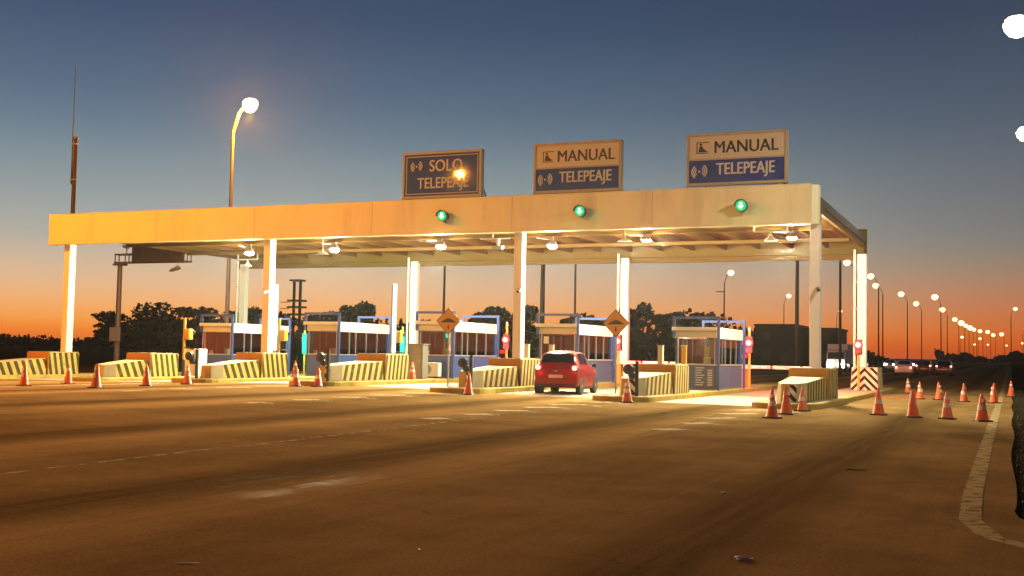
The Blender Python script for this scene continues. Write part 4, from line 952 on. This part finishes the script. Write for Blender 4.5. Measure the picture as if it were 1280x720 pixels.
# ------------------------------------------------------------------ street lamps
def street_lamp(x, y, h, arm, label, em, power, color, group, r=.13, head=1.0, aim=None):
    z = gz(x, y); pm = 'pole' if power else 'steeld'
    t = thing('street_lamp', label, 'street lamp', (x, y, z), 0, group)
    MB().tube((x, y, z), (x, y, z+h-1.6), r, r*.62, n=12).build('pole', pm, t, True)
    MB().tube((x, y, z), (x, y, z+.35), r*1.7, r*1.3, n=12).build('base', pm, t)
    lx = x+arm
    for dy in (-.07, .07):
        MB().path([(x, y+dy, z+h-1.65), (x+arm*.35, y+dy, z+h-.5), (lx-math.copysign(.2, arm), y+dy, z+h+.02)], .04).build('arm', pm, t)
    s = .9 if power else .8
    MB().hexa([(lx-.42*s, y-.16*s, z+h), (lx+.42*s, y-.16*s, z+h), (lx+.42*s, y+.16*s, z+h), (lx-.42*s, y+.16*s, z+h), (lx-.34*s, y-.09*s, z+h+.16*s), (lx+.32*s, y-.09*s, z+h+.16*s), (lx+.32*s, y+.09*s, z+h+.16*s), (lx-.34*s, y+.09*s, z+h+.16*s)]).build('lamp_head', pm, t, bevel=.03)
    mbl = MB(); mbl.lathe([(.02, -.30), (.14, -.26), (.23, -.15), (.26, -.03), (.24, .07), (.16, .14), (.03, .17)] if power else [(.02, -.25), (.13, -.21), (.22, -.11), (.24, .0), (.20, .1), (.12, .16), (.02, .18)], (0, 0, 0), 14)
    s = head  # glass enlarged beyond a real one to imitate the lamp's glare
    mbl.v = [(v[0]*s*1.05+lx, v[1]*s*.8+y, v[2]*s+z+h) for v in mbl.v]
    mbl.build('lamp_glare_glass', em, t, True)
    if power and aim: light('SPOT', (lx, y, z+h-.37*s), power, color, t, .2, 128, aim, blend=.7)
    if power and aim: light('POINT', (lx, y, z+h-.37*s), 700, color, t, .2)
    elif power: light('POINT', (lx, y, z+h-.37*s), power, color, t, .2)
    return t
street_lamp(-41.55, 54.5, 15.7, 1.15, 'tall glowing street lamp rising behind the left half of the canopy', 'em_sod', 16000, SODIUM, 'near street lamps', .14, 1.7)
street_lamp(-41.6, 26, 15.7, 1.1, 'sodium street lamp left of the frame, before the canopy', 'em_sod', 21000, SODIUM, 'near street lamps', .14, 1.7)
street_lamp(-42.4, -2.8, 16.4, 1.1, 'sodium street lamp left of the camera, mirrored in the SOLO sign', 'em_sod', 27000, SODIUM, 'near street lamps', .14, .8)
street_lamp(2.2, 34, 10.77, -2.0, 'glaring street lamp at the upper right corner of the picture', 'em_warm', 2300, WARM, 'near street lamps', .14, 1.3, (-7, 37, 0))
street_lamp(2.6, 51.2, 10.95, -2.0, 'glaring street lamp below the corner lamp, at the right edge', 'em_warm', 2500, WARM, 'near street lamps', .14, 1.3, (-6, 52, 0))
far_lab = 'far lamp in the receding row right of the canopy, '
FL = [(-20.5, 162, 'at the rear column top'), (-20.4, 190, 'second'), (-22.2, 215, 'third, slightly lower than the second'), (-20.3, 244, 'fourth'), (-20.5, 287, 'fifth'), (-14.6, 256, 'sixth, standing higher than the fifth'), (-16.5, 322, 'seventh'), (-16.8, 402, 'eighth'), (-16, 476, 'ninth'), (-14.8, 538, 'tenth'), (-13, 567, 'eleventh'), (-10, 582, 'twelfth'), (-8.6, 655, 'thirteenth'), (-4.4, 633, 'fourteenth'), (-16.3, 440, 'between the eighth and the ninth'), (-15.4, 507, 'between the ninth and the tenth')]
for k, (x, y, lb) in enumerate(FL):
    street_lamp(x+1.2, y, 14.6, -1.2, far_lab+lb, 'em_amber', 0, SODIUM, 'receding street lamps', .13, 1.9+k*.17)
for x, y, lb in ((-39.6, 176, 'street lamp glowing below the canopy edge, left of the right front column'), (-43, 246, 'small far street lamp left of the right front column'), (-43.5, 330, 'small far street lamp just right of the right front column'), (1.0, 312, 'far street lamp near the right edge of the picture'), (5.5, 520, 'small far lamp low at the right edge'), (-26, 715, 'tiny far lamp below the receding row, leftmost'), (-17.5, 762, 'tiny far lamp below the receding row, second from left'), (-28.8, 1063, 'tiny lowest far lamp below the receding row, left'), (-18.3, 1074, 'tiny lowest far lamp below the receding row, middle'), (-3.8, 1115, 'tiny lowest far lamp below the receding row, right'), (7.8, 950, 'tiny far lamp at the right edge, lowest there')):
    street_lamp(x-1, y, 14.4, 1.0, lb, 'em_amber', 0, SODIUM, 'scattered far lamps', .13, 2.0 if y < 600 else 3.2)
# bare poles behind the plaza
BP = [(-44.5, 88, 13, .13, 'steel', 'thin bare pole behind the booth with the air conditioner'), (-32.2, 80, 13, .21, 'dark', 'thick dark pole behind the booth by the red car'), (-33.3, 90, 13, .11, 'steel', 'thin pole right of the thick dark pole'), (-15.1, 90, 13, .17, 'steel', 'pole left of the right front column'), (-13.2, 100, 13, .13, 'steel', 'pole between the right front and rear columns'), (-30, 130, 9, .1, 'steel', 'thin short pole behind the price list booth')]
for x, y, h, r, mt, lb in BP:
    z = gz(x, y); t = thing('utility_pole', lb, 'pole', (x, y, z), 0, 'poles behind the plaza')
    MB().tube((x, y, z), (x, y, z+h), r, r*.7, n=10).build('shaft', 'steeld' if mt == 'steel' else 'black', t, True)
    MB().tube((x, y, z), (x, y, z+.5), r*1.6, r*1.4, n=10).build('base', 'steeld', t)
    MB().box(x-.9, x+.05, y-.05, y+.05, z+h-.15, z+h-.05).build('arm', 'steeld', t)
# radio mast above the left end
t = thing('antenna_mast', 'thin antenna mast with a whip above the left end of the canopy', 'antenna', (-43.2, 44, 0))
MB().tube((-43.2, 44, gz(-43, 44)), (-43.2, 44, 11.9), .13, .10, n=10).build('mast', 'steeld', t, True)
MB().tube((-43.34, 43.95, 9.6), (-43.36, 43.95, 15.6), .035, .018, n=6).build('whip', 'steeld', t)
for zz in (9.8, 11.6): MB().box(-43.42, -43.1, 43.9, 44.05, zz, zz+.06).build('clamp', 'steel', t)
MB().lathe([(.13, 0), (.13, .08), (.03, .12)], (-43.2, 44, 11.9), 10).build('cap', 'pole', t)

# message sign gantry at the left
t = thing('sign_gantry', 'cantilever gantry with a dark message sign behind the left end', 'gantry', (-59.9, 66, 0))
MB().tube((-60.05, 66, gz(-60, 66)), (-60.05, 66, 7.5), .21, .17, n=12).build('post', 'pole', t, True)
for zz in (7.65, 8.25):
    for yy in (65.8, 66.2): MB().box(-60.4, -53.7, yy-.05, yy+.05, zz-.06, zz+.06).build('chord', 'pole', t)
for k in range(8):
    x = -60.35+k*.94
    for yy in (65.8, 66.2): MB().box(x-.03, x+.03, yy-.03, yy+.03, 7.715, 8.185).build('truss_post', 'pole', t)
MB().box(-60.5, -59.6, 65.72, 66.28, 7.45, 7.58).build('head_plate', 'pole', t)
sg = MB().box(-58.5, -53.95, 65.45, 65.72, 7.60, 9.0).build('message_sign', 'steeld', t)
for k in range(5): MB().box(-58.3+k*.88, -57.6+k*.88, 65.43, 65.448, 7.95, 8.7).build('display_module', 'dark', sg)
MB().tube((-59.3, 65.8, 8.3), (-59.3, 65.8, 8.7), .04).build('camera_stalk', 'pole', t)
MB().tube((-59.6, 65.8, 8.85), (-59.0, 65.6, 8.7), .11).build('camera_body', 'steel', t)
MB().hexa([(-54.9, 65.2, 6.9), (-54.1, 65.2, 7.1), (-54.1, 65.6, 7.1), (-54.9, 65.6, 6.9), (-54.8, 65.3, 7.1), (-54.2, 65.3, 7.3), (-54.2, 65.5, 7.3), (-54.8, 65.5, 7.1)]).build('flood', 'steel', t)
MB().tube((-54.5, 65.6, 7.2), (-54.5, 65.7, 7.6), .04).build('flood_stalk', 'steel', t)
MB().box(-60.45, -59.55, 65.6, 65.75, 1.9, 2.9).build('control_box', 'steel', t)
# lattice mast far behind between two booths
t = thing('lattice_mast', 'short lattice mast with platforms rising from the trees at left', 'mast', (-81, 120, 0))
for dx in (-.45, .45): MB().box(-81+dx-.13, -81+dx+.13, 119.87, 120.13, 0, 10.2).build('leg', 'black', t)
for zz in (5.0, 5.8, 6.7, 7.5, 10.0): MB().box(-82.0 if zz < 9 else -81.75, -80.0 if zz < 9 else -80.25, 119.3, 120.7, zz, zz+.22).build('platform', 'black', t)
for zz in (5.8, 6.6, 7.4): MB().box(-83.4, -82.1, 119.95, 120.05, zz, zz+.08).build('antenna_arm', 'black', t)

# ------------------------------------------------------------------ trees, wood and far buildings
def crown_mesh(rx, ry, rz, n, leaf, seed, mt, lobes=9):
    rg = random.Random(seed); mbt = MB(); cs = []
    for k in range(lobes):
        a = rg.random()*6.28; rr = rg.random()**.5*.62; cs.append((rx*rr*math.cos(a), ry*rr*math.sin(a), rz*(rg.random()*1.5-.75), .16+.30*rg.random()))
    for i in range(n):
        c = rg.choice(cs)
        d = Vector((rg.gauss(0, 1), rg.gauss(0, 1), rg.gauss(0, 1))).normalized()*(rg.random()**.35)*c[3]
        p = Vector((c[0]+d.x*rx, c[1]+d.y*ry, c[2]+d.z*rz*.9))
        nn = Vector((rg.gauss(0, 1), rg.gauss(0, 1), rg.gauss(0, 1)+.4)).normalized(); x = nn.orthogonal().normalized(); y = nn.cross(x); s = leaf*(.5+rg.random())
        mbt.add([p-x*s*.5-y*s*.2, p+x*s*.1-y*s*.45, p+x*s*.6+y*s*.1, p+x*s*.0+y*s*.5], [(0, 1, 2, 3)])
    return mbt
def tree(x, y, h, w, seed, label, n=4200, kind=0):
    z = gz(x, y)-.04; rg = random.Random(seed)
    t = thing('pine_tree' if kind else 'tree', label, 'tree', (x, y, z), 0, 'trees behind the plaza')
    tr = MB(); ht = h*.45; bx, by = rg.uniform(-.3, .3), rg.uniform(-.3, .3)
    tr.tube((0, 0, 0), (bx, by, ht), .035*h*.6, .02*h*.6, 9)
    for k in range(5):
        a = k*1.3+rg.random(); e = (math.cos(a)*w*.3, math.sin(a)*w*.3, h*(.55+.3*rg.random())); tr.tube((bx, by, ht-.1*k), e, .012*h*.6, .004*h, 6)
    tr.build('trunk', 'bark', t, True, world=False)
    cr = crown_mesh(w/2*1.35, w/2*1.35, h*.40, n, .46, seed, 'leaf', 20)
    mz = min(v[2] for v in cr.v); mxz = max(v[2] for v in cr.v)
    cr.v = [(v[0], v[1], (v[2]-mz)/(mxz-mz)*h*.82+h*.18) for v in cr.v]
    cr.build('crown', 'leaf' if seed % 2 else 'leaf2', t, world=False)
TR = [(-104, 118, 6.4, 9, 'dark tree silhouette right of the gantry post'), (-96, 117, 7.2, 9, 'dark tree silhouette behind the yellow post at left'), (-89, 122, 6.9, 8, 'dark tree silhouette behind the leftmost booth'), (-83.5, 118, 6.4, 6, 'dark tree silhouette left of the lattice mast'), (-78.5, 124, 6.4, 6, 'dark tree silhouette right of the lattice mast'),
      (-72, 120, 7.6, 4.2, 'small tree silhouette between the second and third booths'), (-66, 126, 5.6, 7, 'low tree silhouette left of the third booth'), (-57, 124, 7.0, 4.4, 'tree silhouette above the third booth roof, centre'), (-53, 118, 6.8, 4.2, 'tree silhouette above the third booth roof, right'), (-49, 118, 6.9, 5, 'tree silhouette lit red beside the exit signal'), (-45, 126, 6.4, 6, 'dark tree silhouette left of the fourth booth'),
      (-35.6, 112, 7.0, 4.0, 'bushy tree right of the rear third column, taller one'), (-32.0, 114, 5.8, 6.5, 'wide dark tree left of the price list booth'), (-110.5, 124, 4.2, 9, 'low dark tree silhouette left of the gantry post'), (-27.3, 104, 5.6, 4.6, 'rounded dark tree right behind the price list booth')]
for k, (x, y, h, w, lb) in enumerate(TR): tree(x, y, h, w, 30+k, lb)
# a continuous far wood along the horizon
rg = random.Random(11); mbw = MB()
for i in range(34000):
    x = -420+rg.random()*400; y = 185+rg.random()*30-.12*x
    if i > 26000: x = -40+rg.random()*190; y = 700+rg.random()*60
    env = 3.1+1.0*math.sin(x*.09)+.8*math.sin(x*.23+1)+.5*math.sin(x*.71)
    if -175 < x < -38: env *= 1.9
    if y > 600: env *= 1.5
    zz = rg.random()**.7*max(1.2, env)+gz(x, y)-.6
    s = (.5+rg.random()*.6)*(1 if y < 600 else 2.4); a = rg.random()*3.14; cx, sx = math.cos(a)*s, math.sin(a)*s
    mbw.add([(x-cx*.5, y-sx*.5, zz-s*.3), (x+cx*.5, y+sx*.5, zz-s*.4), (x+cx*.3, y+sx*.4, zz+s*.5), (x-cx*.4, y-sx*.3, zz+s*.4)], [(0, 1, 2, 3)])
o = mbw.build('far_wood', 'leaf2'); struct(o, 'stuff'); tag(o, 'low dark wood along the horizon behind the plaza', 'wood')
def far_building(x0, x1, y0, y1, h, label, win=True):
    z = gz((x0+x1)/2, y0)-.1
    t = thing('far_building', label, 'building', ((x0+x1)/2, (y0+y1)/2, z), 0, 'buildings behind the plaza')
    MB().box(x0, x1, y0, y1, z, z+h).build('wall', 'bldg', t)
    MB().box(x0-.15, x1+.15, y0-.15, y1+.15, z+h+.002, z+h+.3).build('roof', 'bldg', t, bevel=.03)
    n = max(1, int((x1-x0)/2.6))
    for k in range(n):
        xx = x0+.8+k*2.6
        MB().box(xx, xx+1.2, y0-.05, y0-.004, z+1.3, z+2.6).build('window', 'dark', t)
        if h > 5: MB().box(xx, xx+1.2, y0-.05, y0-.004, z+3.9, z+4.9).build('window', 'dark', t)
    MB().box(x1-1.9, x1-.9, y0-.06, y0-.004, z+.02, z+2.2).build('door', 'steeld', t)
far_building(-30.5, -25.4, 150, 160, 5.6, 'dark flat-roofed building right of the price list booth')
far_building(-25.2, -21.0, 156, 166, 5.3, 'dark block beside the pole, left of the right front column')
far_building(-33.5, -30.6, 146, 154, 4.2, 'low dark annex behind the price list booth signal')
# white lorry seen right of the right front column
t = thing('white_lorry', 'white box lorry with headlamps on right of the right front column', 'lorry', (-17.4, 130, gz(-17, 130)), 0)
x, y, z = -17.4, 130, gz(-17, 130)
MB().box(x-1.1, x+1.1, y, y+6, z+.9, z+3.1).build('cargo_box', 'white', t, bevel=.04)
MB().hexa([(x-1.0, y-1.9, z+.45), (x+1.0, y-1.9, z+.45), (x+1.0, y-.1, z+.45), (x-1.0, y-.1, z+.45), (x-.95, y-1.4, z+2.4), (x+.95, y-1.4, z+2.4), (x+.95, y-.1, z+2.5), (x-.95, y-.1, z+2.5)]).build('cab', 'white', t, bevel=.08)
MB().hexa([(x-.85, y-1.72, z+1.45), (x+.85, y-1.72, z+1.45), (x+.85, y-1.6, z+1.45), (x-.85, y-1.6, z+1.45), (x-.82, y-1.52, z+2.2), (x+.82, y-1.52, z+2.2), (x+.82, y-1.4, z+2.2), (x-.82, y-1.4, z+2.2)]).build('windscreen', 'dark', t)
for sx in (-.7, .7):
    MB().lathe([(.2, 0), (.17, -.08), (.05, -.12)], (x+sx, y-1.9, z+.85), 12, 'Y').build('headlamp', 'em_head', t, True)
    for wy in (-1.2, 3.6, 4.8): MB().lathe([(.3, -.13), (.45, -.12), (.45, .12), (.3, .13)], (x+sx*1.35, y+wy, z+.45), 16, 'X').build('wheel', 'rubber', t)

# litter on the near road
for x, y, a, l_, w_, lb in ((-5.1, 6.35, .5, .16, .012, 'thin pale stick lying on the dark road, lower left'), (-4.0, 7.6, 2.2, .07, .02, 'small brown leaf scrap on the road, lower middle'), (-1.78, 8.4, .1, .13, .07, 'crumpled white paper scrap at the bottom of the picture'), (-2.85, 12.4, 1.2, .07, .05, 'tiny pale scrap on the road right of centre'), (-1.9, 16, .2, .3, .03, 'thin dark twig on the road, right of centre'), (-8.2, 28.8, .4, .14, .12, 'small dark lump on the road before the stop line')):
    z = gz(x, y)+.003; rg = random.Random(int(x*100)); t = MB(); n = 4; vs = []
    ca, sa = math.cos(a), math.sin(a)
    for i in range(n+1):
        for j in range(n+1):
            u, v = (i/n-.5)*l_, (j/n-.5)*w_
            h = (.004+.5*min(l_, w_)*rg.random()*.5)
            vs.append((x+u*ca-v*sa, y+u*sa+v*ca, z+h))
    t.add(vs, [(i*(n+1)+j, i*(n+1)+j+1, (i+1)*(n+1)+j+1, (i+1)*(n+1)+j) for i in range(n) for j in range(n)])
    t.prism([(x-l_*.4*ca-w_*.3*sa, y-l_*.4*sa+w_*.3*ca), (x+l_*.4*ca-w_*.3*sa, y+l_*.4*sa+w_*.3*ca), (x+l_*.4*ca+w_*.3*sa, y+l_*.4*sa-w_*.3*ca), (x-l_*.4*ca+w_*.3*sa, y-l_*.4*sa-w_*.3*ca)], 'Z', z, z+.006)
    tag(t.build('litter_scrap', 'paper' if 'dark' not in lb or 'stick' in lb else 'bark'), lb, 'litter')

# ------------------------------------------------------------------ thin haze volume, added to give the lamps halos
hm = bpy.data.materials.new('halo_haze'); hm.use_nodes = True; t_ = hm.node_tree; t_.nodes.clear()
pv = t_.nodes.new('ShaderNodeVolumePrincipled'); pv.inputs['Color'].default_value = (.92, .88, .82, 1); pv.inputs['Density'].default_value = .00015; pv.inputs['Anisotropy'].default_value = .82
ov = t_.nodes.new('ShaderNodeOutputMaterial'); t_.links.new(pv.outputs[0], ov.inputs['Volume'])
try: hm.cycles.homogeneous_volume = True; hm.cycles.volume_sampling = 'EQUIANGULAR'
except Exception: pass
hz = MB().box(-2600, 2600, -300, 2600, -1.5, 19).build('haze', hm); struct(hz, 'stuff'); tag(hz, 'thin added haze that makes halos around the lamps', 'haze')
